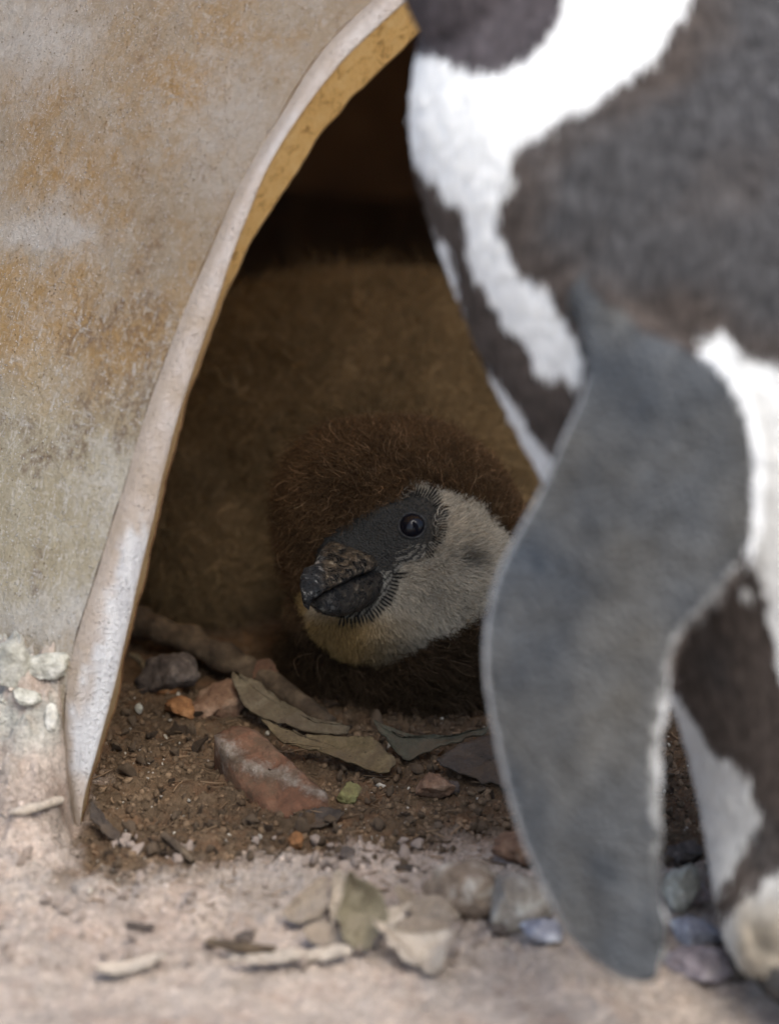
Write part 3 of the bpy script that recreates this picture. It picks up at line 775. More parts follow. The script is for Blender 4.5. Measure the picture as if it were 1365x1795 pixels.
ix0 = int(((820 - 682.5) * kA - lo[0]) / h); ix1 = int(((1340 - 682.5) * kA - lo[0]) / h)
iy0 = int(((897.5 - 1740) * kA - lo[1]) / h); iy1 = int(((897.5 - 440) * kA - lo[1]) / h)
xs = X[ix0:ix1]; vs = V_[:, iy0:iy1]
wf0 = WA - 0.062
PX2 = 682.5 + xs[:, :, 0] / (KPX * wf0) + 0 * vs[:, :, 0]; PY2 = 897.5 - vs[:, :, 0] / (KPX * wf0) + 0 * xs[:, :, 0]
d2 = poly_dist(PX2, PY2, flip_poly) * KPX * wf0
wf = WFL(PX2, PY2)
thick = 0.0013 + 0.0040 * smooth(0, 0.026, -d2) + 0.0035 * smooth(900, 520, PY2)
dz = np.abs(W_ - wf[:, :, None]) - thick[:, :, None]
dd = np.maximum(d2 + 0.0012, -1)[:, :, None] + 0 * dz
fl = np.minimum(np.maximum(dd, dz), 0) + np.sqrt(np.maximum(dd, 0) ** 2 + np.maximum(dz, 0) ** 2) - 0.0012
root = (0.006 * smooth(640, 520, PY2) + 0.0001)[:, :, None]
sub = f[ix0:ix1, iy0:iy1]
f[ix0:ix1, iy0:iy1] = smin(sub, fl, root)
f = np.maximum(f, -(plane_z(X, V_, W_) + 0.0005))
V, F = surface_nets(f, lo, h)
V = relax(V, F, 2)
V = C2W(V[:, 0], V[:, 1], V[:, 2])
N, T, A = vert_normals(V, F)
if np.mean(np.sum(N * (V - V.mean(0)), 1)) < 0:
    F = F[:, ::-1]; N, T, A = vert_normals(V, F)
W1 = [(990, -200), (985, 0), (975, 40), (945, 75), (925, 100), (880, 122), (840, 120), (800, 105), (745, 90), (660, 60), (640, 250), (718, 258), (735, 272), (745, 300), (770, 305), (785, 340), (812, 350), (815, 400), (820, 440),
      (835, 480), (860, 520), (880, 550), (905, 570), (925, 600), (940, 640), (965, 655), (985, 640), (1000, 665), (1015, 655), (1030, 620), (1010, 580), (985, 540), (965, 500), (955, 480), (930, 480), (900, 450), (885, 420),
      (872, 370), (880, 325), (905, 310), (900, 260), (925, 235), (965, 215), (990, 195), (1040, 170), (1090, 135), (1150, 90), (1165, 50), (1185, 30), (1200, 0), (1260, -200)]
W2 = [(600, 385), (757, 388), (784, 412), (796, 466), (802, 500), (814, 545), (826, 590), (852, 636), (880, 674), (908, 700), (924, 740), (950, 772), (980, 795), (1100, 1010), (1170, 1185), (1195, 1222), (1224, 1265), (1253, 1309),
      (1289, 1330), (1318, 1352), (1311, 1381), (1333, 1410), (1325, 1446), (1297, 1489), (1282, 1525), (1262, 1554), (1262, 1605), (1282, 1583), (1325, 1547), (1375, 1505), (1600, 1500), (1700, 1900), (600, 1900)]
W3 = [(1215, 608), (1231, 574), (1268, 579), (1311, 608), (1365, 630), (1500, 700), (1640, 900), (1640, 1300), (1500, 1330), (1400, 1240), (1362, 1164), (1358, 1121), (1342, 1060), (1335, 1000), (1318, 990), (1290, 930), (1290, 767), (1245, 650)]
W4 = [(1290, 1028), (1298, 1016), (1311, 1014), (1318, 1028), (1310, 1041), (1296, 1040)]
def flip_dist(p):
    px, py = pix(p); w = (p - CAM) @ FWD
    d = poly_dist(px, py, flip_poly)
    return px, py, np.where(np.abs(w - WFL(px, py)) < 0.0085, d, 99.0)
def adult_colour(p, jit=0.0):
    px, py, dfl = flip_dist(p)
    nx = px + 9 * fbm(p, 300, 3, 81) + jit; ny = py + 9 * fbm(p, 300, 3, 82) + jit
    white = in_poly(nx, ny, W1) | in_poly(nx, ny, W2) | in_poly(nx, ny, W3) | in_poly(nx, ny, W4)
    white &= ~((ny < 135) & (nx < 990) & (np.hypot((nx - 853) / 140, (ny + 55) / 176) < 1))
    n = fbm(p, 120, 4, 85)[:, None]; n2 = fbm(p, 30, 3, 86)[:, None]
    slate = np.array([0.082, 0.079, 0.080]) * (1 + 0.3 * n)
    brown = np.array([0.092, 0.074, 0.064]) * (1 + 0.3 * n)
    dE = np.minimum(np.abs(poly_dist(px, py, W1)), np.abs(poly_dist(px, py, W3)))
    m = np.clip(smooth(130, 10, dE) + smooth(1000, 1300, py) + smooth(430, 560, py) * smooth(1340, 1150, px) + n2[:, 0] * 1.2 + (px < 900) * 1.0, 0, 1)[:, None]
    c = slate * (1 - m) + brown * m
    hm = ((py < 140) & (np.hypot((px - 853) / 155, (py + 55) / 185) < 1.05))[:, None]
    c = np.where(hm, np.array([0.082, 0.070, 0.074]) * (1 + 0.4 * n), c)
    wc = np.array([0.80, 0.80, 0.785]) * (1 + 0.06 * n)
    leg_m = (smooth(1500, 1620, py) * smooth(1270, 1310, px))[:, None]
    wc = wc * (1 - leg_m) + np.array([0.40, 0.35, 0.28]) * (1 + 0.9 * n) * leg_m
    wc = wc * (1 - 0.25 * smooth(1150, 1330, py)[:, None] * (1 - leg_m))
    c = np.where(white[:, None], wc, c)
    c = np.where((py > 1690)[:, None], np.array([0.06, 0.055, 0.05]), c)
    n3 = fbm(p, 55, 4, 88, 0.65)[:, None]
    fc = np.array([0.066, 0.067, 0.066]) * np.clip(1 + 0.45 * n + 0.42 * n3, 0.3, 2) + np.array([0.016, 0.010, 0.001]) * np.clip(n2 * 2, -1, 1)
    edge = smooth(-10, -3, dfl)
    lead = edge * np.where((px < 1120) & (py > 660), 1.0, 0.0) * (1 - smooth(1560, 1680, py) * 0.7)
    trail = edge * np.where((px > 1120) & (py > 985) & (py < 1500), 1.0, 0.0) * np.clip(0.55 + 1.8 * fbm(p, 330, 2, 90), 0, 1)
    e = np.clip(lead * 0.72 + trail * 0.55, 0, 1)[:, None]
    fc = fc * (1 - e) + np.array([0.58, 0.57, 0.54]) * e
    fc = np.where((dfl < -1)[:, None], fc, fc)
    return np.where((dfl < 3)[:, None], fc, c), dfl, white
Ma = Mat('adult_skin', 0.6, 0.3)
ac = Ma.mix(0.6, Ma.attr('col'), Ma.ramp(Ma.noise(520, 5, 0.7), [(0.3, 0.6), (0.7, 1.4)]), 'MULTIPLY')
Ma.set('Base Color', ac); Ma.bump(Ma.voro(560), 0.0010, 0.8).bump(Ma.noise(180, 4), 0.001, 0.35)
acol, adf, awh = adult_colour(V)
obj('body', make_mesh('body', V, F, Ma.m, cols=acol), adult)
view = unit(CAM - V); face = np.sum(N * view, 1); tf = face[T].mean(1)
tcen = V[T].mean(1); tpx, tpy = pix(tcen)
inview = (tpx < 1450) & (tpy > -120)
P0, N0 = scatter(V, N, T, A, np.where(tf > -0.3, 1.0, 0.0) * np.where(inview, 1.0, 0.12) * np.where(np.abs(adf[T[:, 0]]) < 90, np.where(adf[T[:, 0]] < 2, 0.0, 1.0), 1.0), 190000)
c0, df0, wh0 = adult_colour(P0, rng.normal(0, 3, len(P0)))
keep = (df0 > 2) & (pix(P0)[1] < 1690); P0, N0, c0, wh0 = P0[keep], N0[keep], c0[keep], wh0[keep]; n = len(P0)
dirn = np.array([0.12, 0.0, -1.0]); dirn = dirn - (N0 @ dirn)[:, None] * N0
fl_ = np.stack([fbm(P0, 300, 2, 91), fbm(P0, 300, 2, 92), fbm(P0, 300, 2, 93)], -1)
D1 = unit(unit(dirn) + N0 * 0.14 + fl_ * 0.28 + rng.normal(size=(n, 3)) * 0.08)
L = (rng.uniform(0.0028, 0.0056, n) * np.where((pix(P0)[1] < 140) & (pix(P0)[0] < 990), 0.6, 1.0))[:, None, None]; t = np.linspace(0, 1, 4)[None, :, None]
Pa = P0[:, None] + D1[:, None] * L * t - N0[:, None] * L * 0.12 * t * t
Ra = np.tile(np.array([0.00015, 0.00019, 0.00015, 0.00004]), (n, 1))
strands('feathers', adult, Pa, Ra, c0 * (1 + (rng.normal(0, 0.16, n) + 0.9 * fbm(P0 * [1, 1, 0.45], 620, 2, 95))[:, None] * np.where(wh0, 0.25, 1.0)[:, None]), PLUME)
# beak and eye of the adult (the head rises above the picture)
Mab = Mat('adult_beak_horn', 0.35, 0.5); Mab.set('Base Color', Mab.ramp(Mab.noise(90, 4), [(0.4, (0.03, 0.03, 0.03)), (0.7, (0.10, 0.09, 0.08))]))
Vb, Fb = loft([(745, -140, WA - 0.036, 0, -52, 44), (680, -132, WA - 0.040, 0, -44, 36), (610, -124, WA - 0.043, 0, -36, 26), (560, -112, WA - 0.045, 0, -22, 16), (545, -96, WA - 0.046, 0, -6, 5)])
obj('beak', make_mesh('beak', Vb, Fb, Mab.m), adult)
Ve, Fe = uv_sphere(at(835, -150, WA - 0.0535), 0.0045); obj('eye', make_mesh('eye', Ve, Fe, Me.m), adult)

# ------------------------------------------------------------------ things lying about
def ico(sub=2):
    bm = bmesh.new(); bmesh.ops.create_icosphere(bm, subdivisions=sub, radius=1.0)
    bm.verts.ensure_lookup_table()
    v = np.array([x.co[:] for x in bm.verts]); f = np.array([[y.index for y in x.verts] for x in bm.faces]); bm.free()
    return v, f
def spot(px, py, lift=0.0):                      # first point of the ground along a line of sight
    d = ray(float(px), float(py)); t = np.linspace(1.6, 2.3, 260)
    q = CAM + t[:, None] * d
    hit = q[:, 2] - lift < ground_z(q[:, 0], q[:, 1], False)
    k = int(np.argmax(hit)) if hit.any() else 259
    t = np.linspace(t[max(k - 1, 0)], t[k], 24); q = CAM + t[:, None] * d
    hit = q[:, 2] - lift < ground_z(q[:, 0], q[:, 1], False)
    return q[int(np.argmax(hit)) if hit.any() else 23]
def rock(name, label, cat, px, py, wpx, hpx, mat, seed, group=None, angular=0.5, depth=1.0, rot=0.0, sub=4):
    # px,py: where it meets the ground at its middle; wpx,hpx: its width and height in photograph pixels
    p = spot(px, py); w = (p - CAM) @ FWD; k = KPX * w
    v, f = ico(sub)
    rs = np.random.default_rng(seed)
    for _ in range(int(16 * angular) + 3):                # cut flat facets
        d = unit(rs.normal(size=3)); lim = rs.uniform(0.45, 0.8); o_ = v @ d - lim
        v = v - np.clip(o_, 0, None)[:, None] * d * 0.9
    v = v * (1 + 0.22 * fbm(v, 1.3, 3, seed)[:, None] + 0.16 * fbm(v, 4, 4, seed + 1)[:, None] + 0.06 * fbm(v, 14, 3, seed + 2)[:, None])
    v = v / np.abs(v).max(0)
    ry = hpx * k / 2 * 1.05
    v = v * np.array([wpx * k / 2, wpx * k / 2 * depth * 0.8, ry])
    c, s = math.cos(rot), math.sin(rot)
    v = v @ np.array([[c, 0, s], [0, 1, 0], [-s, 0, c]])
    o = obj(name, make_mesh(name, v, f, mat)); o.location = p + np.array([0, 0, -v[:, 2].min() * 0.6])
    tag(o, label, cat, group); return o
def leaf(name, label, cat, poly, mat, tilt=0.0, lift=0.001, curl=0.002, thick=0.0004, seed=0, anchor=None, group=None, turn=0.0, rough=0.0010):
    poly = np.asarray(poly, float); c0 = poly.mean(0)
    a = anchor or (c0[0], poly[:, 1].max())
    p0 = spot(a[0], a[1]) + np.array([0, 0, lift])
    n = np.array([math.sin(turn) * math.sin(tilt), -math.cos(turn) * math.sin(tilt), math.cos(tilt)])
    B = spline(poly, 64, closed=True)
    bt = np.stack([B[:, 0], B[:, 1], 0 * B[:, 0]], -1)
    B = B + 9 * np.stack([fbm(bt, 0.035, 4, seed + 7, 0.7), 0.6 * fbm(bt, 0.035, 4, seed + 9, 0.7)], -1)
    nr = 9; rr = np.linspace(0.02, 1, nr)
    Q = (c0 + (B - c0)[None] * rr[:, None, None]).reshape(-1, 2)
    P = on_plane(Q[:, 0], Q[:, 1], p0, n)
    cp_ = on_plane(np.array([c0[0]]), np.array([c0[1]]), p0, n)[0]
    r2 = np.tile(rr[:, None], (1, 64)).ravel()
    e1 = unit(P[(nr - 1) * 64] - cp_); u_ = (P - cp_) @ e1; um = np.abs(u_).max()
    P = P + n * (curl * (r2 ** 2) * (0.4 + 0.6 * (u_ / um) ** 2) + fbm(P, 110, 4, seed) * rough * 2.0)[:, None]
    nv = len(P)
    Vv = np.concatenate([P, P - n * thick])
    i = np.arange(nr - 1)[:, None]; j = np.arange(64)[None]; j2 = (j + 1) % 64
    top = np.stack([i * 64 + j, i * 64 + j2, (i + 1) * 64 + j2, (i + 1) * 64 + j], -1).reshape(-1, 4)
    bot = top[:, ::-1] + nv
    jj = np.arange(64); e = (nr - 1) * 64
    rim = np.stack([e + jj, e + (jj + 1) % 64, nv + e + (jj + 1) % 64, nv + e + jj], -1)
    o = obj(name, make_mesh(name, Vv - cp_, np.concatenate([top, bot, rim]), mat)); o.location = cp_
    tag(o, label, cat, group); return o
def stick(name, label, cat, pts, rpx, mat, seed=0, group=None, nring=14):
    # pts: px, py, lift above the ground (m)
    C = np.stack([spot(a, b_, l) for a, b_, l in pts]); C = spline(C, 40)
    if np.isscalar(rpx): rpx = [rpx] * len(pts)
    R = np.interp(np.linspace(0, 1, 40), np.linspace(0, 1, len(rpx)), rpx) * KPX * 2.0
    tan = unit(np.gradient(C, axis=0)); u1 = unit(np.cross(tan, [0, 0, 1.0])); u2 = np.cross(u1, tan)
    ph = np.linspace(0, 2 * np.pi, nring, endpoint=False)
    P = C[:, None] + R[:, None, None] * (np.cos(ph)[None, :, None] * u1[:, None] + np.sin(ph)[None, :, None] * u2[:, None])
    P = P + (P - C[:, None]) * fbm(P, 180, 3, seed)[..., None] * 0.5
    Vv = np.concatenate([P.reshape(-1, 3), [C[0], C[-1]]]); o0 = C.mean(0)
    i = np.arange(39)[:, None]; j = np.arange(nring)[None]
    faces = np.stack([i * nring + j, (i + 1) * nring + j, (i + 1) * nring + (j + 1) % nring, i * nring + (j + 1) % nring], -1).reshape(-1, 4).tolist()
    for jj in range(nring):
        faces.append([40 * nring, jj, (jj + 1) % nring]); faces.append([40 * nring + 1, 39 * nring + (jj + 1) % nring, 39 * nring + jj])
    o = obj(name, make_mesh(name, Vv - o0, faces, mat)); o.location = o0
    tag(o, label, cat, group); return o

BARK = rock_material('bark', (0.035, 0.024, 0.016), (0.085, 0.06, 0.038), (0.17, 0.125, 0.08), 90)
L_OLIVE = leaf_material('leaf_olive', (0.085, 0.062, 0.028), (0.155, 0.115, 0.058), (0.24, 0.185, 0.10))
L_TAN = leaf_material('leaf_tan', (0.09, 0.068, 0.038), (0.165, 0.132, 0.082), (0.26, 0.22, 0.15))
L_GREEN = leaf_material('leaf_grey_green', (0.035, 0.034, 0.024), (0.075, 0.074, 0.05), (0.14, 0.135, 0.095))
L_DARK = leaf_material('leaf_dark', (0.03, 0.024, 0.02), (0.065, 0.052, 0.043), (0.11, 0.09, 0.075))
L_PALE = leaf_material('leaf_pale', (0.46, 0.38, 0.30), (0.58, 0.49, 0.39), (0.68, 0.60, 0.50), dirt=0.35)
L_MOSS = leaf_material('leaf_moss', (0.17, 0.14, 0.085), (0.26, 0.225, 0.15), (0.38, 0.33, 0.24), dirt=0.5)
L_DUST = leaf_material('leaf_dusty', (0.24, 0.18, 0.13), (0.36, 0.29, 0.22), (0.50, 0.42, 0.34), dirt=0.5)
R_GREY = rock_material('stone_grey', (0.14, 0.115, 0.09), (0.30, 0.26, 0.215), (0.50, 0.48, 0.42), 110)
R_TAN = rock_material('stone_tan', (0.13, 0.09, 0.062), (0.27, 0.205, 0.15), (0.50, 0.45, 0.38), 170)
R_BROWN = rock_material('stone_brown', (0.10, 0.055, 0.035), (0.20, 0.115, 0.07), (0.32, 0.22, 0.15), 130)
R_DARK = rock_material('stone_dark', (0.035, 0.028, 0.024), (0.09, 0.07, 0.058), (0.20, 0.165, 0.14), 130)
R_BLUE = rock_material('stone_blue', (0.12, 0.12, 0.15), (0.30, 0.30, 0.34), (0.58, 0.59, 0.62), 110, 0.6, 0.4)
R_PINK = rock_material('stone_pink', (0.08, 0.07, 0.075), (0.30, 0.25, 0.26), (0.55, 0.48, 0.47), 120)
R_LIME = rock_material('stone_lime', (0.25, 0.235, 0.19), (0.40, 0.385, 0.325), (0.56, 0.54, 0.48), 100)
R_ORANGE = rock_material('clod_orange', (0.10, 0.045, 0.018), (0.23, 0.105, 0.04), (0.34, 0.18, 0.08), 140)

# brick fragment: red fired clay, old mortar on one side
Mr = Mat('brick_and_mortar', 0.9, 0.2)
red = Mr.ramp(Mr.noise(130, 6, 0.7), [(0.3, (0.085, 0.045, 0.028)), (0.5, (0.165, 0.080, 0.047)), (0.7, (0.25, 0.135, 0.085))])
mort = Mr.ramp(Mr.noise(260, 6, 0.7), [(0.3, (0.15, 0.115, 0.085)), (0.6, (0.33, 0.29, 0.245))])
mk = Mr.ramp(Mr.math('ADD', Mr.attr('mortar', 'Fac'), Mr.math('MULTIPLY', Mr.math('SUBTRACT', Mr.noise(330, 6, 0.75), 0.5), 1.7)), [(0.38, 0.0), (0.9, 0.95)])
Mr.set('Base Color', Mr.mix(Mr.ramp(Mr.noise(95, 7, 0.75), [(0.44, 0.0), (0.60, 0.8)]), Mr.mix(mk, red, mort), (0.095, 0.064, 0.04))); Mr.bump(Mr.noise(480, 6, 0.7), 0.0014, 0.8).bump(mk, 0.0008, 0.5)
def brick_fragment():
    top = np.array([(376, 1288), (400, 1272), (430, 1268), (458, 1282), (486, 1312), (520, 1342), (560, 1376), (577, 1398), (548, 1412), (518, 1424), (488, 1428), (452, 1404), (420, 1372), (394, 1334)], float)
    p0 = spot(470, 1425); tilt = 0.55
    n_ = unit(np.array([-0.25, -math.sin(tilt), math.cos(tilt)]))
    Bd = spline(top, 80, closed=True); c0 = top.mean(0)
    Bd = c0 + (Bd - c0) * (1 + 0.012 * rng.normal(size=(80, 1)))
    rr = np.linspace(0.03, 1, 14)
    Q = (c0 + (Bd - c0)[None] * rr[:, None, None]).reshape(-1, 2)
    P = on_plane(Q[:, 0], Q[:, 1], p0 + np.array([0, 0, 0.001]), n_)
    qx, qy = Q[:, 0], Q[:, 1]
    ridge = poly_dist(qx, qy, [(376, 1290), (395, 1325), (430, 1352), (480, 1368), (530, 1388), (570, 1402), (578, 1392), (520, 1366), (470, 1348), (420, 1330), (398, 1300)])
    P = P + n_ * (fbm(P, 120, 4, 77) * 0.0022 + 0.0012 * smooth(14, -6, ridge) - 0.0012 * smooth(0.85, 1.0, np.tile(rr[:, None], (1, 80)).ravel()))[:, None]
    rm = P[-80:]; low = rm + np.array([0, 0.004, -0.012]); low = low + fbm(low, 90, 3, 5)[:, None] * 0.002
    Vv = np.concatenate([P, low]); o0 = P.mean(0)
    i = np.arange(14)[:, None]; j = np.arange(80)[None]; j2 = (j + 1) % 80
    Fv = np.stack([i * 80 + j, i * 80 + j2, (i + 1) * 80 + j2, (i + 1) * 80 + j], -1).reshape(-1, 4)
    mo = np.concatenate([0.80 * smooth(26, -14, ridge) + 0.16 + 0.5 * fbm(P, 90, 4, 55), np.full(80, 0.1)])
    o = obj('brick_fragment', make_mesh('brick_fragment', Vv - o0, Fv, Mr.m, attrs={'mortar': mo})); o.location = o0
    tag(o, 'broken red brick fragment streaked with pale mortar, half buried in brown soil', 'brick')
brick_fragment()

stick('branch', 'thick dark branch lying along the inside wall beside the chick', 'branch', [(175, 1075, 0.008), (250, 1092, 0.008), (340, 1128, 0.007), (430, 1172, 0.005), (510, 1222, 0.003), (580, 1268, 0.001)], [30, 27, 27, 24, 20, 14], BARK, 3)
stick('root', 'thin curled tan rootlet hooked behind the shelter lip', 'root', [(228, 1150, 0.006), (238, 1152, 0.006), (250, 1165, 0.004), (256, 1185, 0.002), (254, 1205, 0.0)], [5, 6, 6, 5, 4], L_TAN, 4)
leaf('dry_leaf', 'broken olive-tan dry leaf lying over another, its tip toward the chick', 'leaf', [(405, 1188), (440, 1196), (476, 1214), (521, 1244), (543, 1266), (585, 1272), (612, 1276), (604, 1286), (558, 1286), (507, 1277), (470, 1264), (430, 1240)], L_TAN, 0.40, 0.004, 0.0016, 0.0006, 5)
leaf('dry_leaf', 'long brown-olive dry leaf with square end beside the brick fragment', 'leaf', [(462, 1266), (507, 1283), (560, 1290), (612, 1294), (656, 1298), (680, 1320), (696, 1336), (684, 1350), (670, 1356), (625, 1343), (581, 1328), (530, 1312), (490, 1300)], L_OLIVE, 0.48, 0.0035, 0.0012, 0.0006, 8)
leaf('dry_leaf', 'curled grey-green leaf pressed under the chick\'s breast', 'leaf', [(656, 1272), (672, 1280), (700, 1294), (760, 1292), (820, 1285), (856, 1278), (845, 1292), (811, 1300), (765, 1316), (722, 1334), (700, 1326), (676, 1300)], L_GREEN, 0.55, 0.003, 0.002, 0.0006, 11)
leaf('dry_leaf', 'flat blackish leaf half hidden behind the hanging flipper', 'leaf', [(768, 1338), (800, 1316), (838, 1294), (890, 1290), (930, 1320), (925, 1378), (878, 1380), (830, 1366)], L_DARK, 0.25, 0.002, 0.001, 0.0006, 14)
leaf('leaf_scrap', 'upright reddish brown leaf scrap against the dark branch', 'leaf', [(436, 1200), (444, 1166), (462, 1156), (480, 1164), (486, 1190), (478, 1214), (460, 1216)], leaf_material('leaf_russet', (0.10, 0.05, 0.03), (0.19, 0.10, 0.06), (0.26, 0.16, 0.10)), 1.1, 0.0, 0.002, 0.0005, 17)
rock('bark_chunk', 'dark crumbly bark chunk in front of the branch', 'bark', 300, 1212, 130, 90, R_DARK, 21, angular=0.3, rot=0.2)
rock('soil_clod', 'orange-brown soil clod with ragged top by the shelter lip', 'clod', 285, 1212, 90, 52, R_ORANGE, 22, angular=0.2)
rock('soil_clod', 'rusty crumbled clod below the bark chunk', 'clod', 318, 1252, 62, 46, R_ORANGE, 23, angular=0.2)
rock('soil_clod', 'brown-grey clod between the bark chunk and the upper dry leaf', 'clod', 395, 1242, 110, 60, R_BROWN, 24, angular=0.3, rot=0.35)
rock('soil_clod', 'low brown clod above the brick fragment', 'clod', 356, 1250, 80, 40, R_BROWN, 28, angular=0.3, rot=0.3)
PALE = rock_material('pebble_pale', (0.30, 0.29, 0.24), (0.45, 0.44, 0.37), (0.60, 0.58, 0.50), 150)
rock('pebble', 'pale grey pebble set on top of the orange clod', 'pebble', 301, 1200, 26, 26, PALE, 25)
rock('pebble', 'pale grey angular pebble right of the rusty clod', 'pebble', 358, 1238, 24, 24, PALE, 26)
rock('pebble', 'small cream pebble near the shelter lip on dark soil', 'pebble', 244, 1248, 16, 20, PALE, 27)
rock('stone', 'knobbly reddish brown stone below the grey-green leaf', 'stone', 757, 1392, 82, 58, R_BROWN, 31, angular=0.7)
rock('pebble', 'dark wet pebble beside the knobbly reddish stone', 'pebble', 792, 1390, 34, 26, R_DARK, 32)
rock('stub', 'small brown stub with a greenish tip under the square leaf end', 'stub', 612, 1402, 46, 42, rock_material('stub_green', (0.10, 0.07, 0.04), (0.17, 0.15, 0.06), (0.24, 0.24, 0.10), 120), 33, angular=0.2)
leaf('bark_flake', 'thin dark bark flake at the foot of the brick fragment', 'bark', [(520, 1432), (556, 1420), (600, 1428), (590, 1444), (545, 1450)], L_DARK, 0.2, 0.001, 0.001, 0.0006, 41)
rock('pebble', 'orange-brown pebble below the brick fragment', 'pebble', 518, 1484, 32, 38, R_ORANGE, 42)
rock('pebble', 'round dark pebble on the open damp soil', 'pebble', 606, 1504, 34, 28, R_DARK, 43)
stick('wood_splinter', 'short black wood splinter on damp soil near the rough rocks', 'splinter', [(693, 1520, 0.001), (718, 1522, 0.001), (745, 1524, 0.001)], [4, 6, 4], L_DARK, 6)
leaf('bark_strip', 'dark bark strip leaning beside the foot of the shelter lip', 'bark', [(158, 1408), (176, 1416), (196, 1446), (214, 1474), (200, 1476), (178, 1456), (160, 1432)], L_DARK, 0.5, 0.002, 0.001, 0.0008, 44)
stick('wood_splinter', 'grey splinter of wood where damp soil meets pale dust', 'splinter', [(285, 1462, 0.002), (310, 1482, 0.002), (338, 1510, 0.001)], [6, 8, 5], BARK, 7)
stick('wood_chip', 'pale straw-coloured wood chip left of the shelter foot', 'wood chip', [(18, 1424, 0.002), (60, 1416, 0.003), (108, 1402, 0.002)], [5, 10, 6], L_PALE, 8)
rock('dropping', 'small white dropping stuck on the soil bank by the lip', 'dropping', 90, 1274, 24, 58, rock_material('dropping_white', (0.48, 0.45, 0.38), (0.66, 0.63, 0.55), (0.78, 0.76, 0.7), 150), 45, angular=0.0, depth=0.8)
rock('lime_lump', 'greyish crusty lime lump on the soil bank against the wall', 'lump', 18, 1190, 74, 86, R_LIME, 46, angular=0.2)
rock('lime_lump', 'low pale lime crust on the soil bank beside the lip', 'lump', 82, 1178, 96, 56, R_LIME, 47, angular=0.1, rot=0.25)
rock('lime_lump', 'small flaky lime crumb at the foot of the soil bank', 'lump', 45, 1230, 60, 34, R_LIME, 48, angular=0.2)
# foreground
rock('rock', 'rough tan rock with pale patches resting on damp soil', 'rock', 812, 1592, 150, 116, R_TAN, 51, angular=0.6)
rock('rock', 'craggy grey rock wedged behind the hanging flipper', 'rock', 902, 1616, 150, 122, R_GREY, 52, angular=0.6)
rock('stone', 'dark brown stone in front of the craggy grey rock', 'stone', 880, 1632, 60, 48, R_DARK, 53)
rock('stone', 'flat brown stone behind the rough tan rock', 'stone', 905, 1500, 130, 50, R_BROWN, 58, angular=0.5)
rock('pebble', 'white and blue glossy pebble beside the flipper edge', 'pebble', 955, 1650, 90, 50, R_BLUE, 54, angular=0.9)
leaf('dry_leaf', 'curled olive leaf standing upright with a pale folded edge', 'leaf', [(606, 1532), (630, 1540), (662, 1560), (678, 1600), (664, 1640), (640, 1664), (612, 1656), (596, 1610)], L_MOSS, 1.15, 0.0, 0.009, 0.0005, 61, rough=0.0026)
leaf('dry_leaf', 'narrow cream leaf curl leaning on the upright olive leaf', 'leaf', [(584, 1536), (598, 1534), (606, 1560), (608, 1596), (594, 1612), (580, 1626), (578, 1590)], L_PALE, 1.0, 0.001, 0.005, 0.0005, 62)
leaf('dry_leaf', 'cream triangular leaf flap right of the upright olive leaf', 'leaf', [(652, 1618), (668, 1602), (700, 1590), (716, 1588), (706, 1612), (684, 1636), (664, 1636)], L_PALE, 0.8, 0.005, 0.002, 0.0005, 63)
leaf('dry_leaf', 'broad cream dead leaf lying flat on the pink dust', 'leaf', [(652, 1644), (690, 1652), (740, 1646), (796, 1636), (786, 1668), (776, 1708), (762, 1722), (726, 1702), (690, 1674)], L_PALE, 0.30, 0.001, 0.006, 0.0005, 64, rough=0.0018)
leaf('dry_leaf', 'crumpled tan leaf between the olive leaf and rough rock', 'leaf', [(690, 1562), (740, 1570), (790, 1588), (806, 1612), (780, 1622), (738, 1618), (712, 1602)], L_DUST, 0.6, 0.003, 0.003, 0.0005, 65, rough=0.0022)
leaf('dry_leaf', 'brown folded leaf lying in front of the rough tan rock', 'leaf', [(690, 1640), (712, 1608), (760, 1612), (800, 1622), (780, 1640), (730, 1650)], L_DUST, 0.35, 0.001, 0.001, 0.0005, 66)
leaf('dry_leaf', 'pinkish tan leaf fragment left of the upright olive leaf', 'leaf', [(500, 1600), (530, 1572), (556, 1540), (572, 1540), (574, 1580), (560, 1610), (520, 1628)], L_DUST, 0.7, 0.001, 0.003, 0.0005, 67, rough=0.002)
leaf('dry_leaf', 'small greyish leaf fragment lying below the pinkish one', 'leaf', [(530, 1640), (560, 1622), (600, 1632), (600, 1656), (556, 1662)], L_DUST, 0.4, 0.001, 0.002, 0.0005, 68)
stick('twig', 'greyish brown twig with a dark hollow on pale dust', 'twig', [(365, 1650, 0.002), (420, 1660, 0.003), (484, 1664, 0.001)], [7, 9, 6], BARK, 9)
rock('pebble', 'black crumb of charred wood above the greyish twig', 'pebble', 428, 1646, 38, 20, R_DARK, 71)
stick('twig', 'small dark twig end lying alone on the pale dust', 'twig', [(222, 1620, 0.001), (245, 1624, 0.001), (270, 1624, 0.001)], [4, 6, 4], R_DARK, 10)
leaf('dry_leaf', 'long pale bleached leaf blade flat on the dust', 'leaf', [(400, 1682), (450, 1672), (520, 1666), (600, 1660), (612, 1672), (540, 1684), (460, 1694)], L_PALE, 0.15, 0.002, 0.001, 0.0005, 72)
leaf('dry_leaf', 'short bleached leaf blade alone on the dust', 'leaf', [(170, 1700), (210, 1686), (270, 1676), (292, 1682), (250, 1698), (190, 1710)], L_PALE, 0.15, 0.002, 0.001, 0.0005, 73)
rock('stone', 'lavender grey smooth stone beside the adult\'s leg', 'stone', 1220, 1652, 112, 58, R_BLUE, 81, angular=0.8)
rock('stone', 'pinkish rough stone with black underside by the adult\'s leg', 'stone', 1232, 1706, 140, 66, R_PINK, 82, angular=0.5)
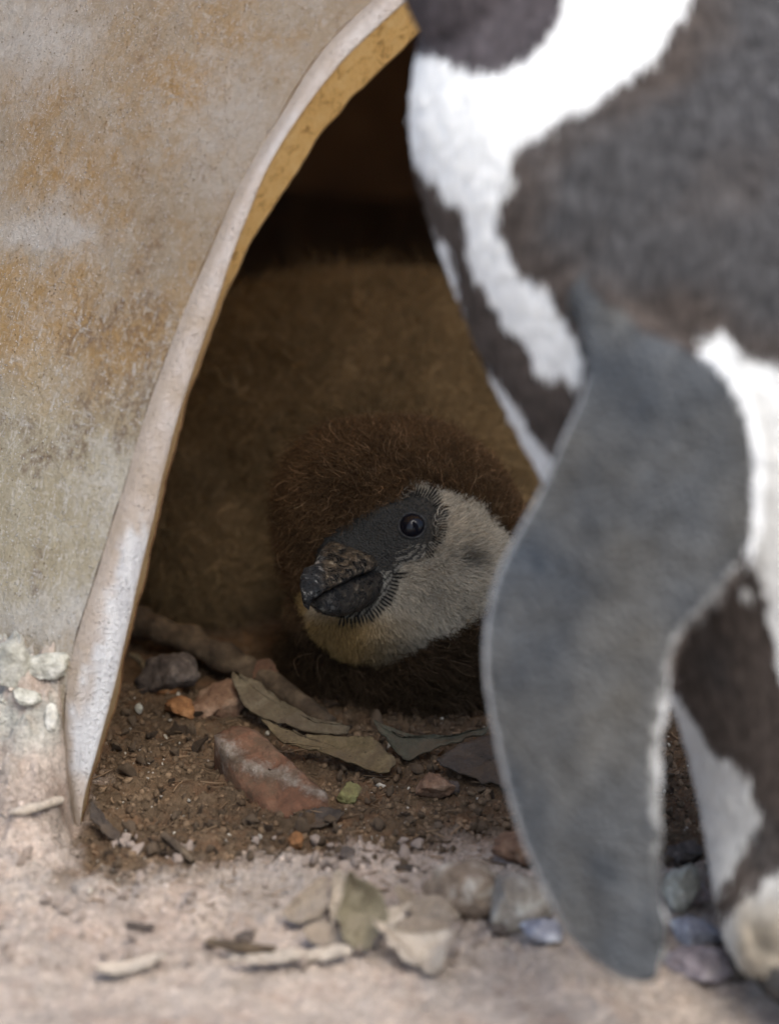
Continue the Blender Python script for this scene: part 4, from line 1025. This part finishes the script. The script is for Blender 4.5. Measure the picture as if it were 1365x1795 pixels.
rock('stone', 'blackish stone against the adult\'s leg feathers', 'stone', 1292, 1712, 56, 56, R_DARK, 83)
rock('rock', 'pale mossy grey rock behind the flipper\'s trailing edge', 'rock', 1185, 1590, 84, 100, R_LIME, 84, angular=0.5)
rock('stone', 'dark grey stone above the pale mossy rock', 'stone', 1195, 1512, 80, 48, R_DARK, 85, angular=0.4)
rock('stone', 'small pinkish stone touching the belly feathers', 'stone', 1222, 1582, 40, 60, R_PINK, 86, angular=0.4)

# ---- countable crumbs: copies of a few shapes
V1, F1 = ico(2)
def variants(mat, k, seed):
    out = []
    for i in range(k):
        rs = np.random.default_rng(seed + i); v = V1.copy()
        for _ in range(5):
            d = unit(rs.normal(size=3)); v = v - np.clip(v @ d - rs.uniform(0.45, 0.8), 0, None)[:, None] * d
        v = v * (1 + 0.65 * fbm(v, 1.7, 4, seed + i, 0.7)[:, None] + 0.07 * rs.normal(size=(len(v), 1))) * rs.uniform(0.6, 1.2, 3)
        out.append(make_mesh('crumb', v * 0.5, F1, mat, shade=False))
    return out
def sprinkle(name, label, cat, group, mat, n, region, size, seed):
    rs = np.random.default_rng(seed); ms = variants(mat, 7, seed); i = 0
    while i < n:
        x_, y_ = rs.uniform(region[0], region[2]), rs.uniform(region[1], region[3])
        if x_ < 250 and y_ < 1480 and x_ < 250 - (y_ - 1000) * 0.18: continue
        if 850 < x_ < 1150 and y_ < 1700: continue
        if 370 < x_ < 590 and 1260 < y_ < 1440: continue
        p = spot(x_, y_); s = rs.uniform(*size) * KPX * 2
        o = obj(name, ms[i % 7]); o.location = p + np.array([0, 0, s * 0.22]); o.scale = (s, s * rs.uniform(0.6, 1.0), s * rs.uniform(0.45, 0.8))
        o.rotation_euler = rs.uniform(0, 6.28, 3); tag(o, label, cat, group); i += 1
M_CL = rock_material('crumb_brown', (0.075, 0.052, 0.032), (0.125, 0.086, 0.053), (0.20, 0.142, 0.092), 300)
M_CP = rock_material('crumb_pale', (0.30, 0.26, 0.20), (0.46, 0.41, 0.34), (0.62, 0.58, 0.50), 300)
M_CD = rock_material('crumb_dust', (0.30, 0.22, 0.17), (0.42, 0.33, 0.27), (0.52, 0.44, 0.37), 300)
sprinkle('soil_lump', 'small brown lump of earth on the damp nest floor', 'soil lump', 'brown earth lumps on the nest floor', M_CL, 110, (170, 1230, 1180, 1520), (9, 26), 101)
sprinkle('grit', 'tiny pale bit of grit on the damp nest floor', 'grit', 'pale grit on the nest floor', M_CP, 34, (170, 1230, 1180, 1530), (6, 12), 102)
sprinkle('dust_lump', 'small pinkish lump of dry soil in the pale dust', 'soil lump', 'dry soil lumps in the dust', M_CD, 120, (0, 1470, 860, 1700), (10, 34), 103)
# ---- uncountable crumbs of the soil
nC = 15000
cy_ = 1200 + (1795 - 1200) * rng.random(nC) ** 1.1; cx_ = rng.uniform(-30, 1400, nC)
g0 = on_ground(cx_, cy_); g0[:, 2] = ground_z(g0[:, 0], g0[:, 1])
s_, e_ = wall_coords(g0[:, 0], g0[:, 1]); g0 = g0[~((np.abs(e_) < 0.012) & (s_ > -0.01))]; nC = len(g0)
V0, F0 = ico(1)
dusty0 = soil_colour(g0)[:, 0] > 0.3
sz = (0.0004 + 0.0013 * rng.random(nC) ** 3) * np.where(dusty0, 0.6, 1.0)
Q = rng.normal(size=(nC, 4)); Q = unit(Q); w_, x_, y_, z_ = Q.T
Rm = np.stack([1 - 2 * (y_ ** 2 + z_ ** 2), 2 * (x_ * y_ - z_ * w_), 2 * (x_ * z_ + y_ * w_), 2 * (x_ * y_ + z_ * w_), 1 - 2 * (x_ ** 2 + z_ ** 2), 2 * (y_ * z_ - x_ * w_), 2 * (x_ * z_ - y_ * w_), 2 * (y_ * z_ + x_ * w_), 1 - 2 * (x_ ** 2 + y_ ** 2)], -1).reshape(-1, 3, 3)
shape = V0[None] * rng.uniform(0.45, 1.15, (nC, 1, 3)) * (1 + 0.16 * rng.normal(size=(nC, len(V0), 1)))
CV = np.einsum('nij,nkj->nki', Rm, shape) * sz[:, None, None] + g0[:, None]
CF = (F0[None] + (np.arange(nC) * len(V0))[:, None, None]).reshape(-1, 3)
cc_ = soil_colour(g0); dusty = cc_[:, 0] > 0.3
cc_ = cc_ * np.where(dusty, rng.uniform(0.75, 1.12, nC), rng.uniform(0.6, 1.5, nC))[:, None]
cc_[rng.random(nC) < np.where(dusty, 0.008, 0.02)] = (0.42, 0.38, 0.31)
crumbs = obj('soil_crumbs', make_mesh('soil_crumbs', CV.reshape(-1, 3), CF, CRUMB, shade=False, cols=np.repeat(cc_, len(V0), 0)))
tag(crumbs, 'loose fine soil crumbs strewn over the ground', 'soil crumbs', kind='stuff')

# larger clods, bark flakes and needles of litter on the nest floor
sprinkle('earth_clod', 'crumbling brown clod of earth, larger than the crumbs round it', 'clod', 'larger earth clods on the nest floor', M_CL, 40, (190, 1240, 1180, 1500), (22, 40), 104)
M_FL = leaf_material('flake_bark', (0.03, 0.02, 0.013), (0.075, 0.05, 0.032), (0.15, 0.10, 0.062))
def flakes(n, region, seed):
    rs = np.random.default_rng(seed); ms = []
    for i in range(6):
        m_ = 9; a_ = np.sort(rs.uniform(0, 6.28, m_)); r_ = rs.uniform(0.5, 1.0, m_)
        xy = np.stack([np.cos(a_) * r_, np.sin(a_) * r_ * rs.uniform(0.25, 0.5)], -1) * 0.5
        zz = 0.12 * rs.normal(size=m_)
        v = np.concatenate([np.c_[xy, zz + 0.04], np.c_[xy, zz - 0.04]])
        fc = [list(range(m_)), list(range(2 * m_ - 1, m_ - 1, -1))] + [[k_, m_ + k_, m_ + (k_ + 1) % m_, (k_ + 1) % m_] for k_ in range(m_)]
        ms.append(make_mesh('bark_flake', v, [f_[::-1] for f_ in fc], M_FL, shade=False))
    for i in range(n):
        x_, y_ = rs.uniform(region[0], region[2]), rs.uniform(region[1], region[3])
        if 370 < x_ < 590 and 1260 < y_ < 1440: continue
        p_ = spot(x_, y_); s = rs.uniform(16, 52) * KPX * 2
        o = obj('bark_flake', ms[i % 6]); o.location = p_ + np.array([0, 0, 0.0012]); o.scale = (s, s, s)
        o.rotation_euler = (rs.normal(0, 0.35), rs.normal(0, 0.3), rs.uniform(0, 6.28))
        tag(o, 'small dark bark flake lying loose on the damp nest floor', 'bark', 'bark flakes on the nest floor')
flakes(90, (190, 1230, 1180, 1540), 105)
nf = 420
fp = on_ground(rng.uniform(160, 1200, nf), rng.uniform(1190, 1640, nf)); fp[:, 2] = ground_z(fp[:, 0], fp[:, 1]) + 0.0008
fa = rng.uniform(0, 6.28, nf); fl2 = rng.uniform(0.002, 0.009, nf); t5 = np.linspace(-0.5, 0.5, 5)[None, :, None]
fd = np.stack([np.cos(fa), np.sin(fa), rng.normal(0, 0.12, nf)], -1); fs = np.stack([-np.sin(fa), np.cos(fa), rng.uniform(-0.3, 0.1, nf)], -1)
FP = fp[:, None] + fd[:, None] * fl2[:, None, None] * t5 + fs[:, None] * (fl2 * rng.normal(0, 0.35, nf))[:, None, None] * t5 ** 2
lit = strands('litter_fibres', None, FP, np.tile(np.array([0.6, 1, 1, 1, 0.5]), (nf, 1)) * rng.uniform(0.00008, 0.00026, (nf, 1)), np.array([0.17, 0.115, 0.07]) * rng.uniform(0.35, 2.0, (nf, 1)), DOWN)
tag(lit, 'fine dry plant fibres strewn over the damp soil', 'plant litter', kind='stuff')
